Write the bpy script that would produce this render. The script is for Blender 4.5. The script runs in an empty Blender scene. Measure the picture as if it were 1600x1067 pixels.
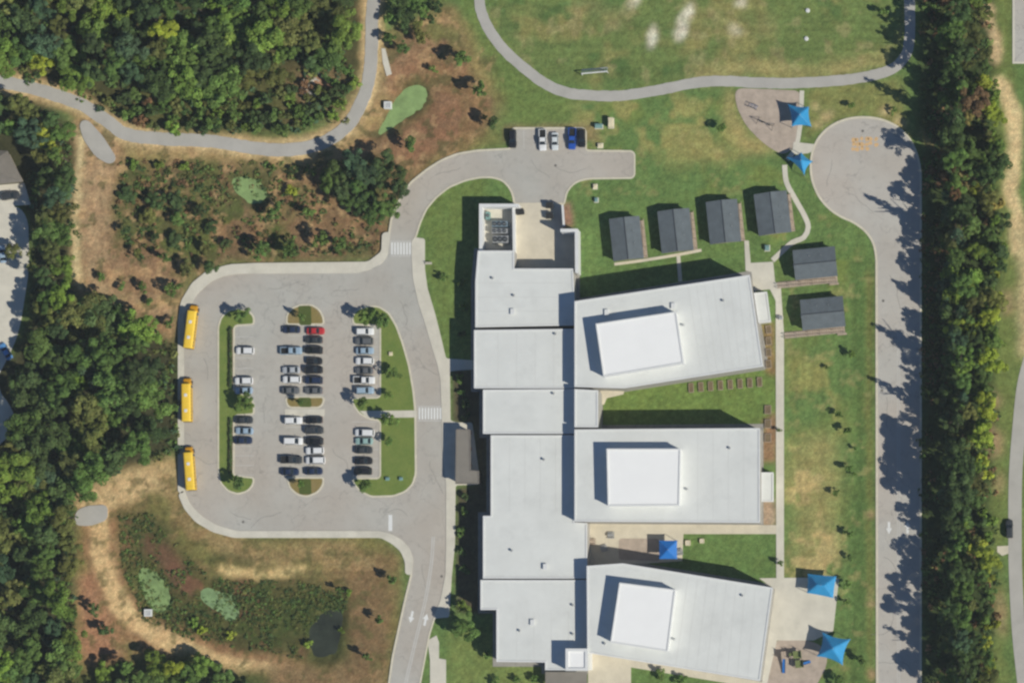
import bpy, math, random
import numpy as np
from mathutils import Vector, Matrix

# ------------------------------------------------------------------ setup: scale, camera, sky, sun
S = 0.17                      # metres on the ground for one photograph pixel
W_M = 1600 * S                # width of the ground strip in view
H = 800.0                     # flying height
CX, CY = 800.0, 533.5
NAD = ((1450 - CX) * S, (CY - 1000) * S)   # point on the ground straight below the aircraft
SUN_EL = math.radians(41.0)
SUN_AZ = (0.888, -0.460)      # horizontal direction towards the sun
random.seed(7)
rng = np.random.default_rng(7)
scene = bpy.context.scene
col = scene.collection

cam_d = bpy.data.cameras.new("aerial_camera")
cam = bpy.data.objects.new("aerial_camera", cam_d)
col.objects.link(cam)
cam.location = (NAD[0], NAD[1], H)
cam_d.sensor_fit = 'HORIZONTAL'
cam_d.sensor_width = 36.0
cam_d.lens = 36.0 * H / W_M
cam_d.shift_x = -NAD[0] / W_M
cam_d.shift_y = -NAD[1] / W_M
cam_d.clip_start = 5.0
cam_d.clip_end = 5000.0
scene.camera = cam

world = bpy.data.worlds.new("World")
scene.world = world
world.use_nodes = True
wn = world.node_tree
wn.nodes.clear()
sky = wn.nodes.new("ShaderNodeTexSky")
sky.sky_type = 'NISHITA'
sky.sun_disc = False
sky.sun_elevation = SUN_EL
sky.sun_rotation = math.atan2(SUN_AZ[0], SUN_AZ[1])
sky.air_density = 1.0
sky.dust_density = 0.0
sky.ozone_density = 9.0
bg = wn.nodes.new("ShaderNodeBackground")
bg.inputs[1].default_value = 0.065
wo = wn.nodes.new("ShaderNodeOutputWorld")
wn.links.new(sky.outputs[0], bg.inputs[0])
wn.links.new(bg.outputs[0], wo.inputs[0])

sun_d = bpy.data.lights.new("sun", 'SUN')
sun_d.energy = 4.3
sun_d.angle = math.radians(0.5)
sun_d.color = (1.0, 0.96, 0.85)
sun = bpy.data.objects.new("sun", sun_d)
col.objects.link(sun)
ld = Vector((-SUN_AZ[0] * math.cos(SUN_EL), -SUN_AZ[1] * math.cos(SUN_EL), -math.sin(SUN_EL)))
sun.rotation_euler = ld.to_track_quat('-Z', 'Y').to_euler()
sun.location = (200, -100, 300)

scene.view_settings.view_transform = 'Standard'
scene.view_settings.look = 'None'
scene.view_settings.gamma = 1.0
scene.view_settings.exposure = 0.0
scene.view_settings.use_curve_mapping = False
scene.render.engine = 'CYCLES'
scene.cycles.max_bounces = 5
scene.cycles.diffuse_bounces = 3
scene.cycles.transmission_bounces = 3
scene.cycles.pixel_filter_type = 'BLACKMAN_HARRIS'
scene.cycles.filter_width = 2.5

# ------------------------------------------------------------------ small helpers
def lin(r, g, b):
    f = lambda c: c / 12.92 if c <= 0.04045 else ((c + 0.055) / 1.055) ** 2.4
    return (f(r / 255), f(g / 255), f(b / 255))

def G(px, py):
    return ((px - CX) * S, (CY - py) * S)

def P(px, py, z=0.0):
    """ground-plan point of something z metres high that the photograph shows at this pixel"""
    x, y = G(px, py)
    k = z / H
    return (x + (NAD[0] - x) * k, y + (NAD[1] - y) * k)

def PP(pts, z=0.0):
    return [P(a, b, z) for a, b in pts]

def tag(o, label=None, cat=None, group=None, kind=None):
    if label: o['label'] = label
    if cat: o['category'] = cat
    if group: o['group'] = group
    if kind: o['kind'] = kind
    return o

def empty(name, loc=(0, 0, 0), rz=0.0):
    o = bpy.data.objects.new(name, None)
    o.location = loc
    o.rotation_euler = (0, 0, rz)
    o.empty_display_size = 0.3
    col.objects.link(o)
    return o

def link(name, me, parent=None, loc=None, rz=None, mat=None):
    o = bpy.data.objects.new(name, me)
    col.objects.link(o)
    if parent is not None: o.parent = parent
    if loc is not None: o.location = loc
    if rz is not None: o.rotation_euler = (0, 0, rz)
    if mat is not None and not me.materials: me.materials.append(mat)
    return o

class MB:
    def __init__(s):
        s.v, s.f = [], []
    def add(s, vs, fs):
        n = len(s.v)
        s.v += [tuple(p) for p in vs]
        s.f += [tuple(i + n for i in f) for f in fs]
        return s
    def box(s, x0, x1, y0, y1, z0, z1):
        return s.add([(x0, y0, z0), (x1, y0, z0), (x1, y1, z0), (x0, y1, z0), (x0, y0, z1), (x1, y0, z1), (x1, y1, z1), (x0, y1, z1)],
                     [(3, 2, 1, 0), (4, 5, 6, 7), (0, 1, 5, 4), (1, 2, 6, 5), (2, 3, 7, 6), (3, 0, 4, 7)])
    def prism(s, pts, z0, z1, bottom=False):
        n = len(pts)
        if area(pts) < 0: pts = pts[::-1]
        vs = [(x, y, z0) for x, y in pts] + [(x, y, z1) for x, y in pts]
        fs = [tuple(range(n, 2 * n))] + [(i, (i + 1) % n, (i + 1) % n + n, i + n) for i in range(n)]
        if bottom: fs.append(tuple(range(n - 1, -1, -1)))
        return s.add(vs, fs)
    def ring(s, outer, inner, z0, z1):
        n = len(outer)
        vs = [(x, y, z1) for x, y in outer] + [(x, y, z1) for x, y in inner] + [(x, y, z0) for x, y in outer] + [(x, y, z0) for x, y in inner]
        fs = []
        for i in range(n):
            j = (i + 1) % n
            fs += [(i, j, n + j, n + i), (i, 2 * n + i, 2 * n + j, j), (n + i, n + j, 3 * n + j, 3 * n + i)]
        return s.add(vs, fs)
    def cyl(s, p0, p1, r0, r1, n=8, caps=True):
        p0, p1 = Vector(p0), Vector(p1)
        d = (p1 - p0).normalized()
        a = d.orthogonal().normalized()
        b = d.cross(a)
        vs = []
        for p, r in ((p0, r0), (p1, r1)):
            for k in range(n):
                t = 2 * math.pi * k / n
                vs.append(p + (a * math.cos(t) + b * math.sin(t)) * r)
        fs = [(k, (k + 1) % n, n + (k + 1) % n, n + k) for k in range(n)]
        if caps: fs += [tuple(range(n - 1, -1, -1)), tuple(range(n, 2 * n))]
        return s.add(vs, fs)
    def mesh(s, name, mat=None, smooth=False):
        me = bpy.data.meshes.new(name)
        me.from_pydata(s.v, [], s.f)
        me.validate()
        if mat: me.materials.append(mat)
        if smooth:
            me.polygons.foreach_set("use_smooth", [True] * len(me.polygons))
        me.update()
        return me
    def build(s, name, mat, parent=None, loc=None, rz=None, smooth=False):
        return link(name, s.mesh(name, mat, smooth), parent, loc, rz)

def area(p):
    return 0.5 * sum(p[i][0] * p[(i + 1) % len(p)][1] - p[(i + 1) % len(p)][0] * p[i][1] for i in range(len(p)))

def rounded(pts, cut=6.0, it=2, frac=0.28):
    """soften the corners of a closed outline"""
    for _ in range(it):
        out = []
        n = len(pts)
        for i in range(n):
            a, b, c = pts[i - 1], pts[i], pts[(i + 1) % n]
            for q in (a, c):
                dx, dy = q[0] - b[0], q[1] - b[1]
                L = math.hypot(dx, dy) or 1
                t = min(frac, cut / L)
                out.append((b[0] + dx * t, b[1] + dy * t))
        pts = out
        cut *= 0.45
    return pts

def offset(pts, d):
    """offset a closed outline outward by d"""
    n = len(pts)
    sgn = 1 if area(pts) > 0 else -1
    out = []
    for i in range(n):
        a, b, c = pts[i - 1], pts[i], pts[(i + 1) % n]
        def nrm(p, q):
            dx, dy = q[0] - p[0], q[1] - p[1]
            L = math.hypot(dx, dy) or 1e-9
            return (dy / L * sgn, -dx / L * sgn)
        n1, n2 = nrm(a, b), nrm(b, c)
        mx, my = n1[0] + n2[0], n1[1] + n2[1]
        m = math.hypot(mx, my) or 1e-9
        mx, my = mx / m, my / m
        k = d / max(0.5, mx * n1[0] + my * n1[1])
        out.append((b[0] + mx * k, b[1] + my * k))
    return out

def spline(pts, step=6):
    out = []
    n = len(pts)
    for i in range(n - 1):
        p0, p1, p2, p3 = pts[max(0, i - 1)], pts[i], pts[i + 1], pts[min(n - 1, i + 2)]
        L = math.hypot(p2[0] - p1[0], p2[1] - p1[1])
        m = max(1, int(L / step))
        for k in range(m):
            t = k / m
            out.append(tuple(0.5 * (2 * p1[j] + (p2[j] - p0[j]) * t + (2 * p0[j] - 5 * p1[j] + 4 * p2[j] - p3[j]) * t * t + (3 * p1[j] - p0[j] - 3 * p2[j] + p3[j]) * t ** 3) for j in (0, 1)))
    out.append(pts[-1])
    return out

def ribbon_outline(pts, w, wob=0.0):
    """closed outline of a strip of width w along a smooth line"""
    pts = spline(pts)
    L, R = [], []
    for i, p in enumerate(pts):
        a, b = pts[max(0, i - 1)], pts[min(len(pts) - 1, i + 1)]
        dx, dy = b[0] - a[0], b[1] - a[1]
        m = math.hypot(dx, dy) or 1
        nx, ny = -dy / m, dx / m
        wl = w / 2 + random.uniform(-wob, wob)
        wr = w / 2 + random.uniform(-wob, wob)
        L.append((p[0] + nx * wl, p[1] + ny * wl))
        R.append((p[0] - nx * wr, p[1] - ny * wr))
    return L, R

def copy_tree(o, parent=None):
    c = o.copy()
    col.objects.link(c)
    c.parent = parent
    for ch in list(o.children):
        copy_tree(ch, c)
    return c

# ------------------------------------------------------------------ materials
def nodes_mat(name):
    m = bpy.data.materials.new(name)
    m.use_nodes = True
    nt = m.node_tree
    b = nt.nodes["Principled BSDF"]
    return m, nt, b

def add_noise(nt, scale, detail=5, rough=0.6, coord='pos'):
    if coord == 'pos':
        c = nt.nodes.new("ShaderNodeNewGeometry").outputs['Position']
    else:
        c = nt.nodes.new("ShaderNodeTexCoord").outputs['Object']
    t = nt.nodes.new("ShaderNodeTexNoise")
    t.inputs['Scale'].default_value = scale
    t.inputs['Detail'].default_value = detail
    t.inputs['Roughness'].default_value = rough
    nt.links.new(c, t.inputs['Vector'])
    return t.outputs[0]

def ramp(nt, fac, stops):
    r = nt.nodes.new("ShaderNodeValToRGB")
    e = r.color_ramp.elements
    while len(e) < len(stops): e.new(0.5)
    for el, (p, c) in zip(e, stops):
        el.position = p
        el.color = (*c, 1) if len(c) == 3 else c
    nt.links.new(fac, r.inputs[0])
    return r.outputs[0]

def mixc(nt, mode, fac, a, b):
    m = nt.nodes.new("ShaderNodeMix")
    m.data_type = 'RGBA'
    m.blend_type = mode
    if isinstance(fac, (int, float)): m.inputs[0].default_value = fac
    else: nt.links.new(fac, m.inputs[0])
    for k, v in ((6, a), (7, b)):
        if isinstance(v, tuple): m.inputs[k].default_value = (*v, 1)
        else: nt.links.new(v, m.inputs[k])
    return m.outputs[2]

def surf(name, base, var=0.12, scale=0.35, fine=6.0, rough=0.85, bump=0.0, metallic=0.0, stain=0.0, tint=None, spec=None):
    """procedural surface: broad patches plus fine grain around one base colour"""
    m, nt, b = nodes_mat(name)
    lo = tuple(c * (1 - var) for c in base)
    hi = tuple(min(1, c * (1 + var)) for c in base)
    if tint: hi = tint
    c1 = ramp(nt, add_noise(nt, scale, 4), [(0.3, lo), (0.7, hi)])
    g = ramp(nt, add_noise(nt, fine, 3), [(0.25, (1 - var * 0.9,) * 3), (0.75, (1, 1, 1))])
    c = mixc(nt, 'MULTIPLY', 1.0, c1, g)
    if stain:
        s = ramp(nt, add_noise(nt, 0.13, 6, 0.7), [(0.52, (1, 1, 1)), (0.72, (1 - stain,) * 3)])
        c = mixc(nt, 'MULTIPLY', 1.0, c, s)
    nt.links.new(c, b.inputs['Base Color'])
    b.inputs['Roughness'].default_value = rough
    b.inputs['Metallic'].default_value = metallic
    if spec is not None: b.inputs['Specular IOR Level'].default_value = spec
    if bump:
        bp = nt.nodes.new("ShaderNodeBump")
        bp.inputs['Strength'].default_value = bump
        bp.inputs['Distance'].default_value = 0.05
        nt.links.new(add_noise(nt, fine, 4), bp.inputs['Height'])
        nt.links.new(bp.outputs[0], b.inputs['Normal'])
    return m

M = {}
M['concrete'] = surf('concrete', lin(212, 206, 190), 0.09, 0.25, 3.0, 0.9, stain=0.12)
M['concrete_warm'] = surf('concrete_warm', lin(214, 204, 182), 0.09, 0.3, 3.0, 0.9, stain=0.15)
M['kerb'] = surf('kerb', lin(214, 206, 184), 0.1, 0.6, 4.0, 0.9)
M['mulch'] = surf('mulch', lin(184, 168, 152), 0.16, 0.5, 5.0, 0.95, bump=0.4)
M['gravel'] = surf('gravel', lin(186, 180, 168), 0.25, 0.8, 4.0, 0.95, bump=0.6)
M['path'] = surf('path_paving', lin(180, 176, 168), 0.07, 0.2, 3.0, 0.9, stain=0.1)
M['foundation'] = surf('foundation_strip', lin(158, 154, 146), 0.15, 0.7, 4.0, 0.95)
M['paint_white'] = surf('road_paint', lin(226, 226, 222), 0.06, 0.8, 7.0, 0.7)
M['paint_worn'] = surf('worn_road_paint', lin(200, 198, 192), 0.08, 0.8, 7.0, 0.7)
M['paint_orange'] = surf('orange_court_paint', lin(216, 178, 128), 0.1, 0.9, 6.0, 0.8)
M['roof_white'] = surf('roof_membrane', lin(218, 219, 214), 0.05, 0.1, 0.9, 0.7, stain=0.09)
M['roof_seam'] = surf('roof_seam', lin(203, 203, 198), 0.04, 0.3, 2.0, 0.7)
M['roof_bright'] = surf('roof_membrane_bright', lin(243, 242, 239), 0.02, 0.2, 1.5, 0.7)
M['parapet'] = surf('parapet_cap', lin(222, 222, 219), 0.04, 0.5, 3.0, 0.6)
M['wall_block'] = surf('wall_block', lin(176, 172, 164), 0.1, 0.6, 5.0, 0.9)
M['wall_panel'] = surf('wall_panel', lin(226, 226, 224), 0.06, 0.6, 5.0, 0.7)
M['glass'] = surf('window_glass', (0.02, 0.028, 0.035), 0.2, 0.5, 3.0, 0.12)
M['metal_grey'] = surf('grey_metal', lin(172, 174, 174), 0.1, 1.0, 5.0, 0.5, metallic=0.3)
M['metal_dark'] = surf('dark_metal', lin(70, 74, 78), 0.15, 1.0, 5.0, 0.5, metallic=0.3)
M['teal_metal'] = surf('teal_metal', lin(120, 155, 150), 0.12, 1.0, 5.0, 0.5)
M['blue_metal'] = surf('blue_grey_metal', lin(118, 136, 148), 0.12, 1.0, 5.0, 0.5)
M['shingle'] = surf('dark_shingle', lin(100, 108, 112), 0.13, 0.6, 4.0, 0.85, bump=0.3, stain=0.2)
M['shingle_brown'] = surf('brown_shingle', lin(122, 116, 108), 0.12, 0.7, 5.0, 0.9, bump=0.3)
M['canopy_roof'] = surf('canopy_membrane', lin(132, 126, 117), 0.07, 0.5, 4.0, 0.85)
M['siding'] = surf('portable_siding', lin(176, 164, 146), 0.08, 0.7, 4.0, 0.85)
M['timber'] = surf('weathered_timber', lin(182, 164, 146), 0.18, 1.2, 6.0, 0.9)
M['timber_grey'] = surf('grey_timber', lin(166, 158, 146), 0.2, 1.2, 6.0, 0.9)
M['white_paint'] = surf('white_paint', (0.78, 0.78, 0.76), 0.05, 1.0, 5.0, 0.5)
M['cream'] = surf('cream_plastic', lin(222, 210, 176), 0.06, 1.0, 5.0, 0.6)
M['blue_plastic'] = surf('blue_plastic', lin(40, 110, 180), 0.08, 1.0, 5.0, 0.4)
M['green_plastic'] = surf('green_plastic', lin(120, 130, 80), 0.08, 1.0, 5.0, 0.4)
M['brick'] = surf('brick_wall', lin(150, 110, 92), 0.15, 1.0, 6.0, 0.9)
M['soil'] = surf('soil', lin(120, 104, 78), 0.2, 1.0, 6.0, 0.95)
M['tyre'] = surf('tyre_rubber', (0.02, 0.02, 0.02), 0.2, 2.0, 8.0, 0.9)
M['rim'] = surf('wheel_rim', (0.4, 0.4, 0.41), 0.1, 2.0, 8.0, 0.35, metallic=0.8)
M['lamp_clear'] = surf('lamp_lens', (0.7, 0.7, 0.68), 0.05, 2.0, 8.0, 0.2)
M['lamp_red'] = surf('tail_lamp', (0.35, 0.02, 0.015), 0.05, 2.0, 8.0, 0.25)
M['bark'] = surf('bark', lin(96, 82, 68), 0.25, 1.5, 7.0, 0.95)
M['bus_yellow'] = surf('bus_yellow', lin(238, 186, 28), 0.05, 0.5, 4.0, 0.45)
M['bus_roof'] = surf('bus_roof_yellow', lin(244, 204, 66), 0.05, 0.5, 4.0, 0.5)
M['bus_hood'] = surf('bus_hood_yellow', lin(222, 160, 32), 0.05, 0.5, 4.0, 0.4)
M['black_trim'] = surf('black_trim', (0.015, 0.015, 0.015), 0.2, 2.0, 8.0, 0.6)
M['fabric'] = surf('shade_fabric', lin(46, 148, 202), 0.09, 0.6, 6.0, 0.65)
M['fabric_plain'] = surf('shade_fabric_deep', lin(28, 116, 200), 0.05, 0.6, 6.0, 0.65)
M['algae'] = surf('algae_film', lin(138, 164, 102), 0.16, 0.45, 2.0, 0.8, stain=0.35)
M['algae_patchy'] = surf('patchy_algae', lin(134, 162, 110), 0.25, 0.5, 2.0, 0.8, stain=0.35)
M['pond'] = surf('dark_pond_water', (0.042, 0.05, 0.034), 0.3, 0.25, 1.5, 0.35, stain=0.3)
M['riprap'] = surf('pale_stone', lin(190, 184, 172), 0.2, 1.0, 5.0, 0.9, bump=0.5)

def asphalt(name, base, crack=True):
    m, nt, b = nodes_mat(name)
    lo = tuple(c * 0.93 for c in base)
    hi = tuple(c * 1.06 for c in base)
    c = ramp(nt, add_noise(nt, 0.07, 5, 0.65), [(0.35, lo), (0.65, hi)])
    g = ramp(nt, add_noise(nt, 9.0, 3), [(0.2, (0.86, 0.86, 0.86)), (0.8, (1.0, 1.0, 1.0))])
    c = mixc(nt, 'MULTIPLY', 1.0, c, g)
    hue = ramp(nt, add_noise(nt, 0.035, 3, 0.5), [(0.38, (1.03, 0.995, 0.97)), (0.62, (0.965, 1.0, 1.02))])
    c = mixc(nt, 'MULTIPLY', 1.0, c, hue)
    st = ramp(nt, add_noise(nt, 0.45, 7, 0.75), [(0.52, (1, 1, 1)), (0.75, (0.80, 0.80, 0.81))])
    c = mixc(nt, 'MULTIPLY', 1.0, c, st)
    if crack:
        v = nt.nodes.new("ShaderNodeTexVoronoi")
        v.feature = 'DISTANCE_TO_EDGE'
        v.inputs['Scale'].default_value = 0.05
        pos = nt.nodes.new("ShaderNodeNewGeometry").outputs['Position']
        wob = nt.nodes.new("ShaderNodeTexNoise")
        wob.inputs['Scale'].default_value = 0.25
        nt.links.new(pos, wob.inputs['Vector'])
        ad = nt.nodes.new("ShaderNodeVectorMath")
        ad.operation = 'MULTIPLY_ADD'
        ad.inputs[1].default_value = (9, 9, 9)
        nt.links.new(wob.outputs[1], ad.inputs[0])
        nt.links.new(pos, ad.inputs[2])
        nt.links.new(ad.outputs[0], v.inputs['Vector'])
        cr = ramp(nt, v.outputs['Distance'], [(0.0, (0.76, 0.76, 0.77)), (0.007, (1, 1, 1))])
        c = mixc(nt, 'MULTIPLY', 1.0, c, cr)
    nt.links.new(c, b.inputs['Base Color'])
    b.inputs['Roughness'].default_value = 0.92
    b.inputs['Specular IOR Level'].default_value = 0.2
    return m
M['asphalt'] = asphalt('asphalt', lin(187, 181, 171))
M['asphalt_east'] = asphalt('asphalt_east', lin(193, 186, 176))
M['asphalt_shade'] = asphalt('asphalt_lane', lin(176, 174, 169), False)

def ground_mat():
    m, nt, b = nodes_mat('ground_soil_and_grass')
    at = nt.nodes.new("ShaderNodeAttribute")
    at.attribute_name = 'soil'
    c = at.outputs['Color']
    for sc, d, lo, hi in ((0.16, 5, 0.84, 1.2), (0.7, 6, 0.72, 1.3), (2.6, 4, 0.7, 1.3)):
        g = ramp(nt, add_noise(nt, sc, d, 0.65), [(0.28, (lo,) * 3), (0.72, (hi,) * 3)])
        c = mixc(nt, 'MULTIPLY', 1.0, c, g)
    hue = ramp(nt, add_noise(nt, 0.3, 5, 0.7), [(0.35, (1.05, 0.99, 0.97)), (0.65, (0.95, 1.01, 1.0))])
    c = mixc(nt, 'MULTIPLY', 1.0, c, hue)
    nt.links.new(c, b.inputs['Base Color'])
    b.inputs['Roughness'].default_value = 0.97
    b.inputs['Specular IOR Level'].default_value = 0.1
    bp = nt.nodes.new("ShaderNodeBump")
    bp.inputs['Strength'].default_value = 0.5
    bp.inputs['Distance'].default_value = 0.12
    nt.links.new(add_noise(nt, 2.2, 5, 0.7), bp.inputs['Height'])
    nt.links.new(bp.outputs[0], b.inputs['Normal'])
    return m
M['ground'] = ground_mat()

def grass_mat(name, base, dry):
    m, nt, b = nodes_mat(name)
    c = ramp(nt, add_noise(nt, 0.25, 5, 0.65), [(0.35, base), (0.7, dry)])
    g = ramp(nt, add_noise(nt, 4.0, 4), [(0.25, (0.74,) * 3), (0.75, (1.12,) * 3)])
    c = mixc(nt, 'MULTIPLY', 1.0, c, g)
    nt.links.new(c, b.inputs['Base Color'])
    b.inputs['Roughness'].default_value = 0.97
    b.inputs['Specular IOR Level'].default_value = 0.1
    return m
GRASS = lin(98, 123, 64)
M['grass'] = grass_mat('island_grass', lin(110, 130, 66), lin(128, 140, 74))
M['groundcover'] = grass_mat('island_ground_cover', lin(140, 126, 74), lin(150, 132, 92))
M['groundcover_green'] = grass_mat('island_green_shrubs', lin(84, 96, 50), lin(92, 104, 56))

def leaf_mat(name):
    m, nt, b = nodes_mat(name)
    oi = nt.nodes.new("ShaderNodeObjectInfo")
    at = nt.nodes.new("ShaderNodeAttribute")
    at.attribute_name = 'shade'
    c = mixc(nt, 'MULTIPLY', 1.0, oi.outputs['Color'], at.outputs['Color'])
    nt.links.new(c, b.inputs['Base Color'])
    b.inputs['Roughness'].default_value = 0.7
    b.inputs['Specular IOR Level'].default_value = 0.25
    tr = nt.nodes.new("ShaderNodeBsdfTranslucent")
    nt.links.new(c, tr.inputs['Color'])
    mx = nt.nodes.new("ShaderNodeMixShader")
    mx.inputs[0].default_value = 0.22
    out = nt.nodes["Material Output"]
    nt.links.new(b.outputs[0], mx.inputs[1])
    nt.links.new(tr.outputs[0], mx.inputs[2])
    nt.links.new(mx.outputs[0], out.inputs['Surface'])
    return m
M['leaf'] = leaf_mat('leaves')

def paint_mat():
    m, nt, b = nodes_mat('car_paint')
    oi = nt.nodes.new("ShaderNodeObjectInfo")
    g = ramp(nt, add_noise(nt, 1.5, 3), [(0.3, (0.93,) * 3), (0.7, (1, 1, 1))])
    c = mixc(nt, 'MULTIPLY', 1.0, oi.outputs['Color'], g)
    nt.links.new(c, b.inputs['Base Color'])
    b.inputs['Roughness'].default_value = 0.35
    b.inputs['Coat Weight'].default_value = 0.3
    b.inputs['Coat Roughness'].default_value = 0.15
    return m
M['car'] = paint_mat()

# ------------------------------------------------------------------ ground sheet
GX0, GX1, GY0, GY1, GS = -240, 1839, -240, 1308, 3
nx = (GX1 - GX0) // GS + 1
ny = (GY1 - GY0) // GS + 1
gx, gy = np.meshgrid(np.arange(nx) * GS + GX0, np.arange(ny) * GS + GY0)   # pixel coordinates

def vnoise(cell, seed):
    r = np.random.default_rng(seed)
    h, w = int(ny * GS / cell) + 3, int(nx * GS / cell) + 3
    g = r.random((h, w))
    yy, xx = (gy - GY0) / cell, (gx - GX0) / cell
    y0, x0 = yy.astype(int), xx.astype(int)
    fy, fx = yy - y0, xx - x0
    fy, fx = fy * fy * (3 - 2 * fy), fx * fx * (3 - 2 * fx)
    return (g[y0, x0] * (1 - fx) + g[y0, x0 + 1] * fx) * (1 - fy) + (g[y0 + 1, x0] * (1 - fx) + g[y0 + 1, x0 + 1] * fx) * fy
def fbm(cell, seed):
    return (vnoise(cell, seed) * 0.5 + vnoise(cell / 2.1, seed + 1) * 0.3 + vnoise(cell / 4.3, seed + 2) * 0.2)

def inside(poly, x, y):
    m = np.zeros(np.shape(x), bool)
    n = len(poly)
    for i in range(n):
        (x1, y1), (x2, y2) = poly[i], poly[(i + 1) % n]
        if y1 == y2: continue
        c = ((y1 > y) != (y2 > y)) & (x < (x2 - x1) * (y - y1) / (y2 - y1) + x1)
        m ^= c
    return m

def blur(a, r):
    """two box blurs of about r pixels"""
    k = max(1, int(round(r / GS)))
    for ax in (0, 1):
        for _ in range(2):
            p = np.concatenate([np.repeat(a.take([0], ax), k, ax), a, np.repeat(a.take([-1], ax), k, ax)], ax)
            cs = np.cumsum(p, ax)
            z = np.zeros_like(cs.take([0], ax))
            cs = np.concatenate([z, cs], ax)
            n = a.shape[ax]
            w = 2 * k + 1
            a = (cs.take(range(w, w + n), ax) - cs.take(range(0, n), ax)) / w
    return a

WARP_X = (fbm(38, 11) - 0.5) * 34
WARP_Y = (fbm(38, 21) - 0.5) * 34
def mask(poly, soft=8, warp=1.0):
    return blur(inside(poly, gx + WARP_X * warp, gy + WARP_Y * warp).astype(float), soft)

LAWN = np.array(lin(101, 125, 70))
soil = np.ones((ny, nx, 3)) * LAWN
def paint(poly, rgb, soft=8, warp=1.0, amt=1.0, holes=None):
    m = mask(poly, soft, warp) * amt
    if holes is not None: m = m * holes
    soil[:] = soil * (1 - m[..., None]) + np.array(lin(*rgb)) * m[..., None]
def patches(poly, rgb, cell, thr, seed, soft=10, amt=1.0, sharp=9.0):
    n = np.clip((fbm(cell, seed) - thr) * sharp, 0, 1)
    m = mask(poly, soft) * n * amt
    soil[:] = soil * (1 - m[..., None]) + np.array(lin(*rgb)) * m[..., None]
def stroke(pts, w, rgb, soft=3, warp=0.35, amt=1.0):
    L, R = ribbon_outline(pts, w)
    paint(L + R[::-1], rgb, soft, warp, amt)
def ell(cx, cy, rx, ry, n=18, rot=0):
    c, s = math.cos(rot), math.sin(rot)
    return [(cx + rx * math.cos(t) * c - ry * math.sin(t) * s, cy + rx * math.cos(t) * s + ry * math.sin(t) * c) for t in (2 * math.pi * k / n for k in range(n))]

PATH_W = [(-60, 118), (0, 128), (50, 138), (90, 150), (130, 165), (168, 190), (198, 210), (250, 217), (330, 221), (400, 232), (455, 234), (505, 223), (543, 196), (567, 155), (578, 112), (581, 60), (582, 20), (590, -60)]
TRACK = [(748, -60), (749, 0), (757, 32), (780, 70), (812, 101), (850, 130), (885, 145), (930, 150), (980, 149), (1035, 140), (1085, 130), (1130, 127), (1190, 130), (1250, 130), (1330, 124), (1385, 112), (1411, 93), (1421, 62), (1421, 0), (1419, -60)]
BERM = [(142, 790), (152, 830), (163, 880), (180, 930), (205, 965), (250, 995), (320, 1025), (400, 1050), (470, 1075), (540, 1110)]

WILD_W = [(118, 175), (150, 185), (200, 225), (400, 240), (500, 232), (560, 180), (588, 110), (596, 70), (615, 50), (700, 10), (745, 60), (790, 150), (740, 215), (660, 265), (615, 330), (600, 405), (350, 410), (290, 450), (280, 540), (200, 490), (120, 460)]
FIELD = [(757, -60), (775, 60), (850, 125), (930, 142), (1050, 132), (1130, 120), (1330, 116), (1400, 95), (1412, 60), (1412, -60)]
BASIN_S = [(115, 790), (190, 730), (282, 720), (300, 800), (360, 838), (595, 842), (630, 870), (625, 960), (600, 1075), (110, 1075), (118, 900)]
# woods and scrub floor
paint([(-240, -240), (600, -240), (575, 60), (560, 120), (470, 205), (200, 200), (90, 140), (-240, 110)], (78, 76, 48), 10)
paint([(-240, 130), (80, 155), (118, 200), (115, 470), (200, 490), (285, 545), (285, 715), (190, 735), (115, 790), (118, 1310), (-240, 1310)], (66, 66, 44), 8)
paint([(1437, -240), (1575, -240), (1570, 400), (1560, 700), (1555, 1310), (1437, 1310)], (64, 76, 44), 8, 0.6)
# west wild ground
paint(WILD_W, (144, 115, 86), 10, 0.7)
patches(WILD_W, (112, 112, 66), 60, 0.52, 31, amt=0.9)
patches(WILD_W, (162, 126, 92), 45, 0.56, 35, amt=0.8)
paint([(185, 245), (500, 250), (600, 290), (600, 400), (360, 405), (330, 420), (200, 400), (175, 330)], (128, 102, 72), 12, 1.0, 0.6)
patches([(185, 245), (600, 250), (600, 400), (330, 420), (180, 380)], (92, 100, 52), 40, 0.46, 41, amt=0.95)
paint([(190, 275), (260, 265), (340, 270), (420, 262), (440, 310), (360, 330), (300, 350), (200, 390), (180, 330)], (100, 98, 60), 12, 1.8, 0.5)
patches([(185, 245), (600, 250), (600, 400), (330, 420), (180, 380)], (78, 74, 52), 30, 0.6, 45, amt=0.6)
paint([(120, 205), (180, 205), (176, 300), (168, 380), (165, 450), (230, 470), (290, 460), (275, 500), (200, 485), (135, 450), (118, 400)], (170, 142, 108), 8, 0.7)
stroke([(126, 200), (122, 300), (119, 380), (118, 420), (128, 450)], 11, (212, 190, 144), 2)
stroke([(215, 478), (290, 470)], 9, (188, 154, 108), 4)
stroke([(185, 232), (260, 240), (330, 243), (410, 250), (470, 250), (510, 240), (545, 220), (590, 175), (610, 140)], 16, (164, 142, 96), 5)
stroke(PATH_W, 40, (170, 142, 100), 4, 0.3, 0.8)
stroke(PATH_W, 29, (206, 180, 134), 2, 0.2, 0.9)
paint([(600, 120), (700, 70), (740, 100), (780, 190), (700, 250), (640, 290), (610, 230)], (146, 108, 80), 10, 0.8, 0.7)
stroke([(700, 25), (742, 60), (752, 110), (785, 150), (790, 180)], 22, (152, 134, 88), 8)
stroke([(790, 215), (730, 225), (690, 245), (655, 275)], 14, (132, 120, 72), 8)
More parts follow.
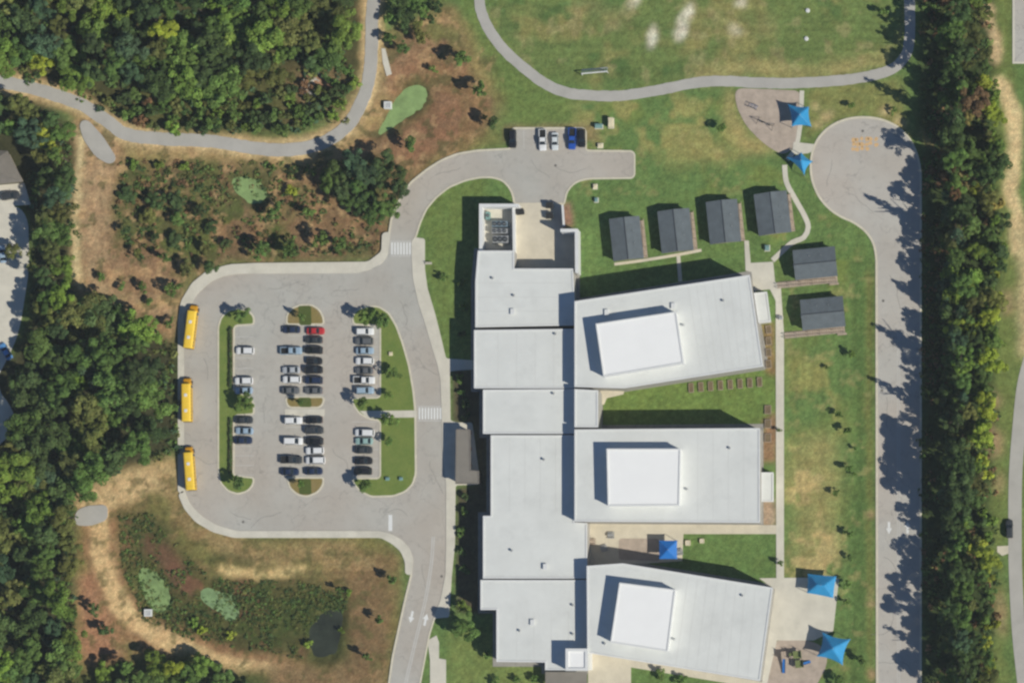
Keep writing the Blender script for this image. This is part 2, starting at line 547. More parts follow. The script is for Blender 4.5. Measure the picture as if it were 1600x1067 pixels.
paint([(700, -60), (750, -60), (768, 60), (830, 118), (900, 155), (900, 200), (800, 205), (780, 150), (752, 100), (735, 40)], (108, 126, 68), 8, 0.8)
paint([(150, 150), (300, 145), (440, 130), (430, 205), (250, 205)], (92, 92, 54), 10, 1.0)
paint([(440, 120), (530, 100), (560, 140), (520, 190), (460, 200), (440, 180)], (120, 104, 74), 10, 1.0)
paint([(465, 120), (500, 115), (525, 135), (505, 155), (475, 150)], (178, 136, 110), 5, 0.8)
# playing field
paint(FIELD, (108, 124, 70), 10, 0.6)
patches(FIELD, (138, 134, 82), 70, 0.5, 51, 14, 0.85, 7)
patches(FIELD, (86, 112, 62), 50, 0.58, 57, 14, 0.8)
stroke([(1085, 110), (1180, 108), (1260, 112), (1340, 105), (1395, 85)], 24, (160, 148, 96), 10, 0.8)
for e in (ell(1017, 62, 9, 21, rot=0.3), ell(1076, 22, 10, 18, rot=0.25), ell(1066, 48, 9, 20, rot=0.1), ell(988, 4, 9, 14), ell(1156, 5, 9, 10), ell(1152, 48, 9, 13)):
    paint(e, (204, 196, 170), 2, 0.9, 0.95)
for e in (ell(1014, 66, 7, 15, rot=0.3), ell(1074, 26, 8, 14, rot=0.25), ell(1067, 50, 6, 15)):
    paint(e, (214, 208, 186), 1, 0.6, 0.9)
for e in (ell(920, 8, 30, 12), ell(960, 30, 22, 10), ell(1150, 45, 14, 18), ell(1200, 40, 10, 18)):
    paint(e, (158, 146, 98), 8, 1.0, 0.7)
# lawn around the portables and cul-de-sac
Z = [(900, 160), (1140, 140), (1180, 240), (1260, 270), (1340, 360), (1360, 520), (1230, 520), (1200, 300), (900, 330)]
patches(Z, (118, 132, 70), 60, 0.5, 61, 12, 0.8)
patches([(900, 160), (1140, 140), (1200, 250), (1100, 260), (900, 240)], (150, 146, 88), 50, 0.56, 65, 12, 0.9)
paint([(1060, 235), (1100, 215), (1150, 225), (1190, 245), (1120, 258)], (152, 144, 88), 8, 1, 0.8)
paint([(1128, 140), (1150, 142), (1152, 180), (1180, 215), (1215, 245), (1150, 235), (1130, 190)], (166, 152, 98), 6, 0.8, 0.9)
paint([(1258, 140), (1400, 120), (1430, 220), (1395, 205), (1350, 180), (1300, 190), (1262, 228)], (128, 130, 76), 6, 0.8)
for e in (ell(1275, 165, 10, 6), ell(1275, 196, 9, 7), ell(1385, 175, 14, 9), ell(1410, 190, 12, 9), ell(1290, 180, 9, 8)):
    paint(e, (190, 168, 122), 4, 0.7, 0.8)
# east lawn
E = [(1226, 520), (1366, 400), (1368, 1075), (1225, 1075)]
patches(E, (112, 128, 70), 60, 0.55, 71, 10, 0.6)
paint([(1232, 660), (1300, 690), (1312, 760), (1305, 850), (1290, 900), (1240, 900), (1228, 820)], (172, 156, 102), 12, 2.2, 0.6)
patches([(1230, 680), (1312, 680), (1312, 905), (1230, 905)], (184, 164, 112), 34, 0.5, 77, 8, 0.9)
patches([(1228, 560), (1310, 560), (1310, 700), (1228, 700)], (146, 142, 84), 40, 0.54, 75, 10, 0.8)
paint([(1332, 400), (1352, 400), (1352, 1075), (1332, 1075)], (84, 108, 58), 6, 0.5, 0.7)
stroke([(1358, 420), (1358, 700), (1359, 1075)], 8, (120, 114, 64), 3, 0.2, 0.7)
for e in (ell(1360, 940, 7, 6), ell(1362, 1050, 7, 7), ell(1360, 805, 8, 5)):
    paint(e, (176, 144, 112), 4, 0.5, 0.8)
# gap beside the eastern wood
paint([(1555, -60), (1590, -60), (1590, 420), (1600, 560), (1580, 760), (1566, 900), (1575, 1075), (1548, 1075), (1552, 700), (1560, 420)], (112, 124, 68), 6, 0.8)
stroke([(1530, -20), (1548, 30), (1556, 80), (1552, 105)], 18, (206, 178, 136), 4, 0.7, 0.9)
stroke([(1560, 128), (1580, 160), (1583, 230), (1582, 300), (1588, 360), (1590, 400)], 21, (214, 190, 142), 4, 0.6)
stroke([(1600, 340), (1605, 560)], 24, (196, 176, 132), 5, 0.6)
stroke([(1437, 205), (1465, 235), (1500, 270), (1530, 300), (1570, 315)], 12, (152, 138, 92), 4, 0.5, 0.9)
for e in (ell(1550, 620, 10, 18), ell(1548, 690, 12, 26, rot=-0.4), ell(1562, 755, 8, 20), ell(1560, 960, 7, 40), ell(1575, 470, 10, 18)):
    paint(e, (176, 146, 112), 6, 0.8, 0.8)
paint([(1604, 590), (1640, 590), (1640, 1310), (1600, 1310), (1592, 900)], (112, 126, 68), 4, 0.3)
# south-west basin
paint(BASIN_S, (138, 118, 78), 8, 0.7)
patches(BASIN_S, (118, 114, 66), 55, 0.52, 81, 10, 0.9)
paint([(180, 800), (230, 795), (275, 850), (330, 900), (470, 905), (545, 930), (545, 990), (520, 1035), (440, 1030), (300, 1000), (220, 965), (185, 890)], (84, 82, 48), 8, 0.9, 1.0)
patches([(180, 800), (545, 900), (545, 1040), (220, 980)], (70, 80, 42), 36, 0.47, 85, 8, 0.9)
patches([(180, 800), (545, 900), (545, 1040), (220, 980)], (122, 86, 66), 34, 0.6, 88, 8, 0.7)
paint([(225, 835), (265, 838), (290, 880), (300, 930), (270, 920), (250, 880), (228, 860)], (120, 84, 68), 5, 0.8, 0.7)
paint([(545, 860), (620, 870), (612, 960), (590, 1060), (520, 1060), (545, 990), (550, 920)], (128, 104, 74), 8, 0.8, 0.9)
stroke([(340, 888), (380, 895), (430, 896), (475, 890)], 14, (214, 186, 130), 4, 0.4, 0.95)
stroke(BERM, 58, (152, 116, 84), 6, 0.7, 0.9)
stroke(BERM, 31, (208, 176, 128), 3, 0.5)
paint([(120, 900), (150, 890), (160, 940), (185, 990), (195, 1045), (140, 1040), (122, 1000)], (164, 122, 92), 6, 0.8)
paint([(118, 770), (200, 728), (275, 725), (285, 770), (230, 770), (170, 790), (150, 820), (120, 810)], (206, 176, 130), 5, 0.7, 0.9)
paint([(140, 1045), (300, 1020), (430, 1060), (430, 1310), (100, 1310), (110, 1060)], (84, 90, 50), 6, 0.7)
paint([(420, 1040), (520, 1030), (600, 1060), (600, 1200), (420, 1200)], (134, 110, 78), 8, 0.7)
stroke([(262, 735), (285, 790), (318, 832), (365, 856), (450, 862), (560, 862)], 34, (150, 128, 88), 8, 1.0, 0.8)
stroke([(300, 825), (360, 858), (470, 870), (590, 872)], 9, (176, 148, 104), 5, 1.2, 0.6)
# lawns by the school and south strip
paint([(655, 300), (760, 275), (745, 560), (700, 560), (668, 450)], (106, 124, 66), 5, 0.3)
paint([(706, 575), (745, 575), (765, 690), (765, 800), (755, 960), (712, 955), (713, 760), (748, 758), (735, 662), (706, 660)], (86, 80, 60), 3, 0.2)  # mulch-brown bed, painted dark to deepen the shade along the west wall
paint([(700, 960), (860, 1040), (850, 1310), (700, 1310)], (116, 130, 72), 5, 0.6)
paint([(940, 608), (1215, 575), (1212, 662), (940, 662)], (110, 130, 68), 4, 0.3)
paint([(1188, 505), (1214, 505), (1214, 585), (1198, 585)], (142, 120, 80), 4, 0.5)
paint([(1188, 655), (1214, 640), (1214, 720), (1188, 720)], (146, 118, 88), 4, 0.5)
paint([(1188, 780), (1214, 780), (1214, 822), (1188, 822)], (168, 146, 122), 3, 0.4)
paint([(790, 225), (935, 225), (935, 195), (790, 195)], (134, 116, 84), 4, 0.5, 0.75)
paint([(878, 318), (890, 318), (895, 355), (880, 355)], (150, 116, 98), 2, 0.2)
# street edge on the far west
paint([(-240, 300), (20, 300), (45, 330), (52, 430), (40, 520), (10, 560), (-240, 560)], (96, 112, 62), 6)

for rim in ([(575, 222), (600, 172), (628, 122), (655, 118), (674, 140), (668, 170), (640, 195), (605, 215)], [(350, 272), (395, 265), (425, 290), (420, 325), (385, 322)], [(200, 880), (230, 876), (258, 900), (274, 935), (266, 966), (236, 968), (214, 930)], [(478, 1000), (500, 955), (545, 930), (548, 970), (535, 1030), (500, 1045), (478, 1030)]):
    paint(rim, (82, 86, 48), 5, 0.5, 0.8)
# relief: basins and ponds lie lower
POND = {
    'upper_algae': [(583, 216), (592, 196), (608, 172), (620, 150), (632, 133), (650, 128), (664, 138), (664, 156), (652, 170), (630, 183), (608, 198), (596, 212)],
    'small_algae': [(362, 280), (380, 276), (398, 283), (414, 296), (412, 310), (398, 316), (380, 308), (366, 296)],
    'lower_algae': [(212, 890), (226, 887), (242, 898), (258, 915), (262, 935), (258, 955), (246, 961), (232, 955), (224, 935), (214, 912)],
    'patchy_algae': [(312, 918), (325, 912), (345, 920), (368, 924), (372, 945), (370, 965), (352, 970), (345, 955), (325, 945), (312, 938)],
    'dark': [(538, 942), (540, 960), (530, 990), (527, 1018), (518, 1032), (498, 1035), (484, 1025), (483, 1002), (490, 978), (505, 962), (522, 952)],
}
depth = np.zeros((ny, nx))
for poly, d in (([(190, 260), (590, 260), (585, 390), (340, 395), (190, 370)], 1.0), ([(600, 140), (670, 120), (700, 190), (640, 240), (585, 225)], 0.9),
                ([(195, 815), (260, 850), (320, 905), (540, 920), (545, 1030), (440, 1025), (300, 995), (215, 960)], 1.3)):
    depth += mask(poly, 22, 0.4) * d
for k, poly in POND.items():
    depth += mask(poly, 4, 0.2) * 0.55
wildm = np.maximum.reduce([mask(WILD_W, 10), mask(BASIN_S, 10)])
gz_arr = -depth - fbm(16, 91) * 0.3 * wildm - 0.02
def gz(px, py):
    i = int(round((px - GX0) / GS)); j = int(round((py - GY0) / GS))
    i = min(max(i, 0), nx - 1); j = min(max(j, 0), ny - 1)
    return float(gz_arr[j, i])

def streaks(poly, cell_x, cell_y, seed, amt):
    r = np.random.default_rng(seed)
    h, w = int(ny * GS / cell_y) + 3, int(nx * GS / cell_x) + 3
    g = r.random((h, w))
    yy, xx = (gy - GY0) / cell_y, (gx - GX0) / cell_x
    y0_, x0_ = yy.astype(int), xx.astype(int)
    fy, fx = yy - y0_, xx - x0_
    n = (g[y0_, x0_] * (1 - fx) + g[y0_, x0_ + 1] * fx) * (1 - fy) + (g[y0_ + 1, x0_] * (1 - fx) + g[y0_ + 1, x0_ + 1] * fx) * fy
    m = mask(poly, 8, 0.3) * (n - 0.5) * amt
    soil[:] *= (1 + m)[..., None]
streaks(E, 5, 120, 301, 0.35)
streaks(FIELD, 160, 6, 302, 0.3)
streaks([(300, 838), (600, 842), (625, 900), (470, 910), (330, 900), (280, 850)], 90, 5, 303, 0.5)
patches(FIELD, (160, 148, 104), 26, 0.62, 311, 8, 0.45, 10)
patches(E, (168, 154, 104), 20, 0.64, 312, 6, 0.4, 10)
patches(Z, (164, 152, 100), 20, 0.63, 313, 6, 0.4, 10)
patches(WILD_W, (178, 146, 106), 18, 0.62, 314, 6, 0.7, 14)
patches(WILD_W, (92, 90, 56), 16, 0.6, 315, 6, 0.7, 14)
patches(BASIN_S, (96, 94, 56), 16, 0.6, 316, 6, 0.6, 14)
soil *= (1 + (np.random.default_rng(9).random((ny, nx)) - 0.5) * 0.3)[..., None]
co = np.stack([(gx - CX) * S, (CY - gy) * S, gz_arr], -1).reshape(-1, 3)
idx = np.arange(nx * ny).reshape(ny, nx)
quads = np.stack([idx[1:, :-1], idx[1:, 1:], idx[:-1, 1:], idx[:-1, :-1]], -1).reshape(-1, 4)
# skirt out to the horizon
B = 3000.0
x0, y0, x1, y1 = co[:, 0].min(), co[:, 1].min(), co[:, 0].max(), co[:, 1].max()
n0 = len(co)
co = np.vstack([co, [(-B, B, -0.02), (B, B, -0.02), (B, -B, -0.02), (-B, -B, -0.02)]])
cr = [idx[0, 0], idx[0, -1], idx[-1, -1], idx[-1, 0]]
me = bpy.data.meshes.new('ground')
skirt = [(cr[0], cr[1], n0 + 1, n0), (cr[1], cr[2], n0 + 2, n0 + 1), (cr[2], cr[3], n0 + 3, n0 + 2), (cr[3], cr[0], n0, n0 + 3)]
me.from_pydata(co.tolist(), [], quads.tolist() + skirt)
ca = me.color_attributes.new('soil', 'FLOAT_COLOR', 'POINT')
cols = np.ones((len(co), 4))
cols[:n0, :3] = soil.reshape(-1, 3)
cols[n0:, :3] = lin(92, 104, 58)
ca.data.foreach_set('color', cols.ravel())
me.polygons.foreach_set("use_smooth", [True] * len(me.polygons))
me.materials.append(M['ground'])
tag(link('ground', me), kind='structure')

for k, poly in POND.items():
    cx = sum(p[0] for p in poly) / len(poly); cy = sum(p[1] for p in poly) / len(poly)
    big = [(a + random.uniform(-1.6, 1.6), b_ + random.uniform(-1.6, 1.6)) for a, b_ in rounded(offset(poly, 6 if k == 'dark' else 3), 8, 2)]
    lvl = min(gz(*p) for p in poly) + 0.32 if k != 'dark' else gz(cx, cy) + 0.46
    mt = {'dark': 'pond', 'patchy_algae': 'algae_patchy'}.get(k, 'algae')
    MB().prism([G(*p) for p in big], lvl - 0.02, lvl).build('pond_water', M[mt])
for o in list(col.objects):
    if o.name.startswith('pond_water'): tag(o, kind='structure')

# ------------------------------------------------------------------ paved surfaces
def slab(name, pts, z, mat, kind='structure', parent=None, z0=-0.3):
    o = MB().prism([G(*p) for p in pts], z0, z).build(name, M[mat], parent)
    if parent is None: tag(o, kind=kind)
    return o
def strip(name, pts, w, z, mat, wob=0.0):
    L, R = ribbon_outline(pts, w, wob)
    vs, fs = [], []
    for a, b in zip(L, R):
        for q, zz in ((a, -0.3), (a, z), (b, z), (b, -0.3)):
            vs.append((*G(*q), zz))
    for i in range(len(L) - 1):
        for k in range(3):
            fs.append((4 * i + k, 4 * i + k + 1, 4 * i + 5 + k, 4 * i + 4 + k))
    o = MB().add(vs, fs).build(name, M[mat])
    return tag(o, kind='structure')

LOT = [(800, 202), (914, 202), (914, 237), (990, 238), (990, 277), (920, 278), (905, 281), (893, 288), (884, 300), (880, 320), (805, 320), (803, 305), (797, 292), (786, 281), (770, 276), (750, 276), (726, 281), (700, 292), (680, 308), (665, 326), (655, 348), (648, 371), (643, 376), (643, 400), (645, 434), (653, 472), (664, 505), (674, 540), (683, 568), (688, 592), (690, 640), (691, 700), (697, 757), (697, 850), (696, 898), (688, 938), (677, 966), (669, 992), (665, 1014), (655, 1067), (632, 1190), (584, 1190), (609, 1067), (615, 1025), (625, 979), (635, 934), (644, 898), (646, 873), (640, 856), (628, 843), (610, 833), (592, 829), (370, 829), (338, 820), (314, 805), (297, 787), (288, 765), (288, 490), (300, 474), (308, 460), (330, 440), (352, 431), (375, 428), (557, 427), (577, 422), (597, 412), (606, 399), (608, 377), (610, 360), (613, 341), (625, 313), (643, 286), (668, 266), (690, 252), (715, 242), (745, 237), (800, 234)]
LOT = rounded(LOT, 3.5, 2)
lot = slab('car_park_road', LOT, 0.03, 'asphalt')
MB().ring([G(*p) for p in offset(LOT, 2.8)], [G(*p) for p in LOT], -0.2, 0.13).build('kerb', M['kerb'], lot)

CUL = [(1372, 1190), (1371, 395), (1362, 368), (1338, 347), (1312, 337), (1290, 320), (1275, 297), (1267, 268), (1271, 232), (1288, 205), (1318, 188), (1353, 184), (1385, 190), (1410, 205), (1427, 228), (1437, 262), (1437, 1190)]
CUL = rounded(CUL, 9, 2)
cul = slab('cul_de_sac_road', CUL, 0.03, 'asphalt_east')
MB().ring([G(*p) for p in offset(CUL, 3.2)], [G(*p) for p in CUL], -0.2, 0.13).build('kerb', M['kerb'], cul)

strip('gravel_path', PATH_W, 20, 0.06, 'path', 0.6)
strip('running_track_path', TRACK, 16.5, 0.06, 'path', 0.5)
strip('far_road', [(1610, 560), (1600, 600), (1594, 650), (1587, 740), (1586, 830), (1587, 900), (1592, 990), (1600, 1067), (1612, 1180)], 21, 0.05, 'path')
far = slab('far_court', [(1585, -60), (1700, -60), (1700, 97), (1585, 97)], 0.04, 'asphalt_east')
MB().ring([G(*p) for p in offset([(1585, -60), (1700, -60), (1700, 97), (1585, 97)], 3)], [G(*p) for p in [(1585, -60), (1700, -60), (1700, 97), (1585, 97)]], -0.2, 0.12).build('kerb', M['concrete'], far)
# residential street on the far west
street = slab('residential_street', rounded([(-160, 330), (-20, 322), (18, 318), (44, 335), (46, 420), (38, 470), (30, 520), (12, 560), (-10, 600), (22, 640), (24, 670), (5, 690), (-30, 720), (-160, 760)], 14, 2), 0.03, 'concrete')
slab('driveway', [(-80, 296), (38, 286), (48, 320), (-80, 330)], 0.05, 'concrete')

# footways, all a kerb height above the road
slab('footway_north', rounded([(575, 409), (596, 393), (597, 364), (610, 362), (608, 377), (606, 399), (597, 412), (577, 422), (557, 427), (375, 428), (352, 431), (330, 440), (308, 460), (300, 474), (288, 490), (288, 770), (278, 770), (278, 500), (283, 470), (300, 442), (325, 422), (360, 413), (400, 411)], 3, 2), 0.14, 'concrete')
slab('footway_south', rounded([(288, 765), (297, 787), (314, 805), (338, 820), (370, 829), (592, 829), (610, 833), (628, 843), (640, 856), (646, 873), (644, 898), (633, 897), (633, 878), (626, 861), (612, 849), (595, 840), (365, 840), (332, 831), (305, 815), (288, 795), (278, 772)], 3, 2), 0.14, 'concrete')
slab('footway_school_side', rounded([(648, 371), (664, 373), (664, 420), (668, 450), (680, 490), (690, 530), (697, 560), (742, 563), (742, 577), (703, 580), (704, 657), (714, 660), (738, 660), (748, 735), (748, 757), (712, 758), (711, 850), (706, 900), (702, 964), (677, 966), (688, 938), (696, 898), (697, 850), (697, 757), (691, 700), (690, 640), (688, 592), (683, 568), (674, 540), (664, 505), (653, 472), (645, 434), (643, 400), (643, 378)], 2, 2), 0.14, 'concrete')
slab('footway_by_south_road', [(668, 1000), (682, 992), (686, 1003), (686, 1028), (697, 1030), (697, 1190), (672, 1190), (672, 1030)], 0.10, 'concrete')
slab('service_yard', [(805, 317), (878, 317), (880, 357), (898, 362), (898, 420), (805, 420)], 0.15, 'concrete_warm')
slab('foundation_strip', [(741, 388), (808, 388), (808, 415), (906, 415), (906, 466), (1174, 423), (1202, 575), (978, 612), (942, 614), (942, 664), (1193, 662), (1193, 822), (924, 822), (924, 878), (976, 875), (1216, 914), (1194, 1071), (924, 1026), (924, 1052), (846, 1052), (846, 1041), (770, 1041), (770, 958), (747, 958), (747, 800), (760, 800), (760, 684), (749, 684), (749, 612), (736, 612), (736, 440)], 0.05, 'foundation')
slab('walk_east', [(1163, 376), (1170, 376), (1173, 411), (1208, 409), (1211, 440), (1220, 448), (1225, 520), (1225, 905), (1213, 905), (1212, 470), (1203, 452), (1178, 455), (1174, 425), (1165, 423)], 0.09, 'concrete')
strip('winding_walk', [(1226, 258), (1229, 285), (1243, 312), (1257, 337), (1263, 355), (1256, 371), (1238, 379), (1222, 393), (1207, 407)], 8, 0.08, 'concrete')
strip('walk_to_shade', [(1253, 142), (1252, 170), (1249, 205), (1243, 232), (1230, 250)], 7, 0.10, 'concrete')
slab('walk_to_cul_de_sac', [(1240, 222), (1275, 226), (1272, 236), (1262, 240), (1238, 242)], 0.11, 'concrete')
strip('walk_by_portables', [(960, 413), (1005, 407), (1060, 398), (1096, 391)], 4.5, 0.08, 'concrete_warm')
strip('walk_to_wing', [(1060, 400), (1063, 440)], 6, 0.07, 'concrete')
slab('courtyard', [(919, 818), (1214, 820), (1214, 834), (1068, 834), (1066, 876), (1010, 880), (919, 882)], 0.08, 'concrete_warm')
slab('courtyard_mulch', rounded([(967, 841), (1030, 841), (1032, 876), (967, 874)], 3, 1), 0.11, 'mulch')
slab('plaza_east', [(1186, 903), (1250, 902), (1311, 903), (1302, 985), (1272, 1000), (1214, 1000), (1197, 1075), (1190, 1070), (1211, 920)], 0.08, 'concrete')
slab('play_mulch_south', rounded([(1210, 999), (1268, 1000), (1291, 1014), (1293, 1038), (1281, 1060), (1268, 1085), (1196, 1085)], 7, 2), 0.06, 'mulch')
slab('play_mulch_north', rounded([(1148, 138), (1205, 140), (1252, 142), (1250, 200), (1243, 228), (1228, 242), (1213, 238), (1190, 222), (1165, 196), (1150, 165)], 7, 2), 0.07, 'mulch')
slab('south_court', [(919, 1018), (986, 1030), (986, 1120), (919, 1120)], 0.08, 'concrete_warm')
slab('south_walk', [(986, 1030), (1192, 1065), (1192, 1076), (986, 1042)], 0.07, 'concrete_warm')
slab('stoop', [(938, 609), (976, 609), (974, 616), (948, 622), (944, 632), (938, 632)], 0.1, 'concrete_warm')
slab('stone_apron', rounded([(123, 192), (136, 186), (160, 212), (183, 248), (172, 258), (150, 246), (130, 218)], 5, 2), 0.05, 'path')
slab('stone_apron_south', rounded([(118, 798), (135, 790), (168, 788), (168, 812), (140, 822), (116, 820)], 5, 2), 0.05, 'path')

slab('spillway', [(596, 76), (602, 76), (606, 92), (612, 116), (604, 119), (598, 98)], 0.04, 'concrete')
slab('gate_pad', [(1558, 853), (1577, 852), (1577, 864), (1566, 868), (1558, 862)], 0.04, 'concrete_warm')
rr0 = random.Random(3)
st_ = MB()
for k in range(90):
    px, py = rr0.gauss(486, 9), rr0.gauss(136, 10)
    x, y = G(px, py); q = rr0.uniform(0.2, 0.65)
    ps_ = [(x + q * math.cos(t) * rr0.uniform(0.7, 1.2), y + q * math.sin(t) * rr0.uniform(0.7, 1.2)) for t in (j * 1.047 for j in range(6))]
    st_.add([(a, b_, -0.1) for a, b_ in ps_] + [(x + (a - x) * 0.6, y + (b_ - y) * 0.6, q * 0.6) for a, b_ in ps_], [(0, 1, 7, 6), (1, 2, 8, 7), (2, 3, 9, 8), (3, 4, 10, 9), (4, 5, 11, 10), (5, 0, 6, 11), (6, 7, 8, 9, 10, 11)])
tag(st_.build('riprap', M['riprap']), 'pale loose stones on bare ground above the gravel path', 'stones', kind='stuff')

# ------------------------------------------------------------------ planted islands in the car park
def island(name, pts, mat='grass', cut=3.0):
    pts = rounded(pts, cut, 2)
    o = MB().ring([G(*p) for p in pts], [G(*p) for p in offset(pts, -2.6)], -0.1, 0.15).build(name, M['kerb'])
    tag(o, kind='structure')
    MB().prism([G(*p) for p in offset(pts, -2.6)], -0.1, 0.13).build('planting', M[mat], o)
    return o
island('island_kerb_west', [(340, 510), (345, 495), (356, 484), (372, 481), (388, 484), (398, 494), (398, 508), (367, 510), (366, 610), (390, 618), (398, 630), (398, 648), (367, 650), (366, 742), (398, 745), (397, 757), (388, 768), (372, 773), (356, 768), (343, 754), (340, 735)])
ISL_C = [[(447, 508), (447, 492), (455, 481), (470, 475), (487, 475), (500, 483), (507, 497), (507, 508)], [(446, 619), (507, 619), (507, 630), (500, 638), (452, 638), (446, 630)], [(447, 745), (507, 745), (506, 758), (497, 770), (480, 777), (465, 774), (452, 763)]]
for k, p in enumerate(ISL_C):
    o = island('island_kerb_centre', p, 'groundcover')
    cx = 477
    y0, y1 = ((478, 508), (621, 636), (748, 772))[k]
    MB().prism([G(*q) for q in rounded([(466, y0), (486, y0), (487, y1), (468, y1)], 2, 1)], -0.1, 0.16).build('green_planting', M['groundcover_green'], o)
slab('island_walk_centre', [(445, 639), (507, 639), (507, 650), (445, 650)], 0.13, 'concrete')
island('island_kerb_east', [(552, 508), (549, 495), (557, 483), (575, 477), (592, 478), (608, 488), (620, 508), (630, 535), (640, 570), (647, 610), (650, 640), (651, 740), (646, 757), (634, 769), (615, 776), (580, 777), (562, 768), (551, 755), (550, 746), (593, 746), (593, 658), (575, 655), (560, 646), (551, 633), (549, 621), (593, 620), (593, 510)])
slab('island_walk_east', [(562, 642), (651, 641), (651, 652), (575, 653)], 0.165, 'concrete')

# ------------------------------------------------------------------ painted markings (each stripe a part of its road)
def mark(name, pts, parent, mat='paint_white', z=0.036):
    return MB().add([(*G(*p), z) for p in pts], [tuple(range(len(pts)))[::-1]]).build(name, M[mat], parent)
for k in range(7):
    x = 611 + k * 4.7
    mark('crosswalk_stripe', [(x, 379), (x + 2.9, 379), (x + 2.9, 398), (x, 398)], lot)
for k in range(8):
    x = 654 + k * 4.7
    mark('crosswalk_stripe', [(x, 637), (x + 2.9, 637), (x + 2.9, 655), (x, 655)], lot)
for y in (376.5, 399.5): mark('crosswalk_edge', [(609, y), (643, y), (643, y + 1.4), (609, y + 1.4)], lot, 'paint_worn')
for y in (634.5, 656.5): mark('crosswalk_edge', [(653, y), (689, y), (689, y + 1.4), (653, y + 1.4)], lot, 'paint_worn')
mark('stop_bar', [(607, 804), (613, 804), (613, 829), (607, 829)], lot)
def line(name, pts, w, parent, mat, z=0.036):
    L, R = ribbon_outline(pts, w)
    vs = [(*G(*p), z) for pr in zip(L, R) for p in pr]
    return MB().add(vs, [(2 * i, 2 * i + 1, 2 * i + 3, 2 * i + 2) for i in range(len(L) - 1)]).build(name, M[mat], parent)
for d in (-1.6, 1.6):
    line('centre_line', [(677 + d, 838), (674 + d, 880), (664 + d, 940), (652 + d, 990), (640 + d, 1040), (634 + d, 1067), (612 + d, 1180)], 1.5, lot, 'paint_worn')
    line('centre_line', [(1404 + d, 520), (1404 + d, 800), (1404 + d, 1180)], 0.8, cul, 'paint_worn')
def arrow(px, py, ang, parent):
    c, s = math.cos(ang), math.sin(ang)
    pts = [(-1.9, 9), (1.9, 9), (1.9, -1), (4.8, -1), (0, -10), (-4.8, -1), (-1.9, -1)]
    pts = [(px + x * c - y * s, py + x * s + y * c) for x, y in pts]
    mark('lane_arrow', pts[::-1], parent, 'paint_white', 0.037)
arrow(643, 963, math.pi + 0.22, lot); arrow(665, 968, 0.22, lot)
arrow(1389, 824, math.pi, cul); arrow(1418, 824, 0, cul)
for x0, x1, ys in ((367, 397, (510, 608)), (367, 397, (652, 742)), (447, 507, (509, 618)), (447, 507, (652, 744)), (550, 592, (511, 619)), (550, 592, (659, 745))):
    n = int(round((ys[1] - ys[0]) / 15.6))
    for k in range(n + 1):
        y = ys[0] + (ys[1] - ys[0]) * k / n
        mark('stall_line', [(x0, y - 0.35), (x1, y - 0.35), (x1, y + 0.35), (x0, y + 0.35)], lot, 'paint_worn')
for y in ((509, 618), (652, 744)):
    mark('stall_line', [(476.6, y[0]), (477.4, y[0]), (477.4, y[1]), (476.6, y[1])], lot, 'paint_worn', 0.040)
for k in range(8):
    x = 803 + k * 15.5
    mark('stall_line', [(x - 0.35, 203), (x + 0.35, 203), (x + 0.35, 232), (x - 0.35, 232)], lot, 'paint_worn')
M['sealant'] = surf('crack_sealant', lin(128, 124, 118), 0.1, 1.0, 5.0, 0.7)
M['cover'] = surf('iron_cover', lin(118, 114, 108), 0.15, 1.0, 5.0, 0.7)
rc = random.Random(12)
def crack(par, x, y, ang, n_):
    pts = [(x, y)]
    for _ in range(n_):
        ang += rc.uniform(-0.5, 0.5)
        pts.append((pts[-1][0] + 7 * math.cos(ang), pts[-1][1] + 7 * math.sin(ang)))
    line('sealed_crack', pts, 0.55, par, 'sealant', 0.034)
for x, y, a_, n_ in ((302, 712, 0.4, 6), (318, 560, 1.2, 5), (420, 450, 0.1, 7), (520, 455, 0.3, 6), (625, 470, 1.4, 6), (655, 560, 1.5, 6), (672, 720, 1.5, 8), (600, 800, 0.1, 6), (440, 800, 3.0, 8), (360, 800, 0.2, 5), (660, 880, 1.7, 6), (870, 262, 0.5, 7), (830, 250, 1.5, 6), (720, 262, 2.6, 6), (415, 620, 1.4, 6), (520, 700, 1.6, 7)):
    crack(lot, x, y, a_, n_)
for x, y, a_, n_ in ((1390, 430, 1.5, 8), (1320, 300, 0.3, 8), (1300, 250, 1.2, 6), (1385, 620, 1.6, 7), (1395, 960, 1.5, 8), (1380, 870, 0.2, 5), (1372, 1035, 0.0, 8)):
    crack(cul, x, y, a_, n_)
for x, y, par in ((552, 424, lot), (640, 600, lot), (868, 259, lot), (690, 900, lot), (380, 815, lot), (1378, 610, cul), (1372 + 8, 470, cul), (1348, 205, cul)):
    mark('manhole_cover', [(x + 2.2 * math.cos(t), y + 2.2 * math.sin(t)) for t in (j * math.pi / 7 for j in range(14))], par, 'cover', 0.039)
# faded orange painted game on the turning circle
rg = random.Random(5)
for k in range(16):
    x, y = 1333 + (k % 6) * 7 + rg.uniform(-1.5, 1.5), 218 + (k // 6) * 7.5 + rg.uniform(-1.5, 1.5)
    a = rg.uniform(2.6, 3.9)
    mark('court_patch', [(x + a * math.cos(t) * rg.uniform(0.8, 1.3), y + a * math.sin(t) * rg.uniform(0.8, 1.3)) for t in (2 * math.pi * j / 9 for j in range(9))], cul, 'paint_orange', 0.036)

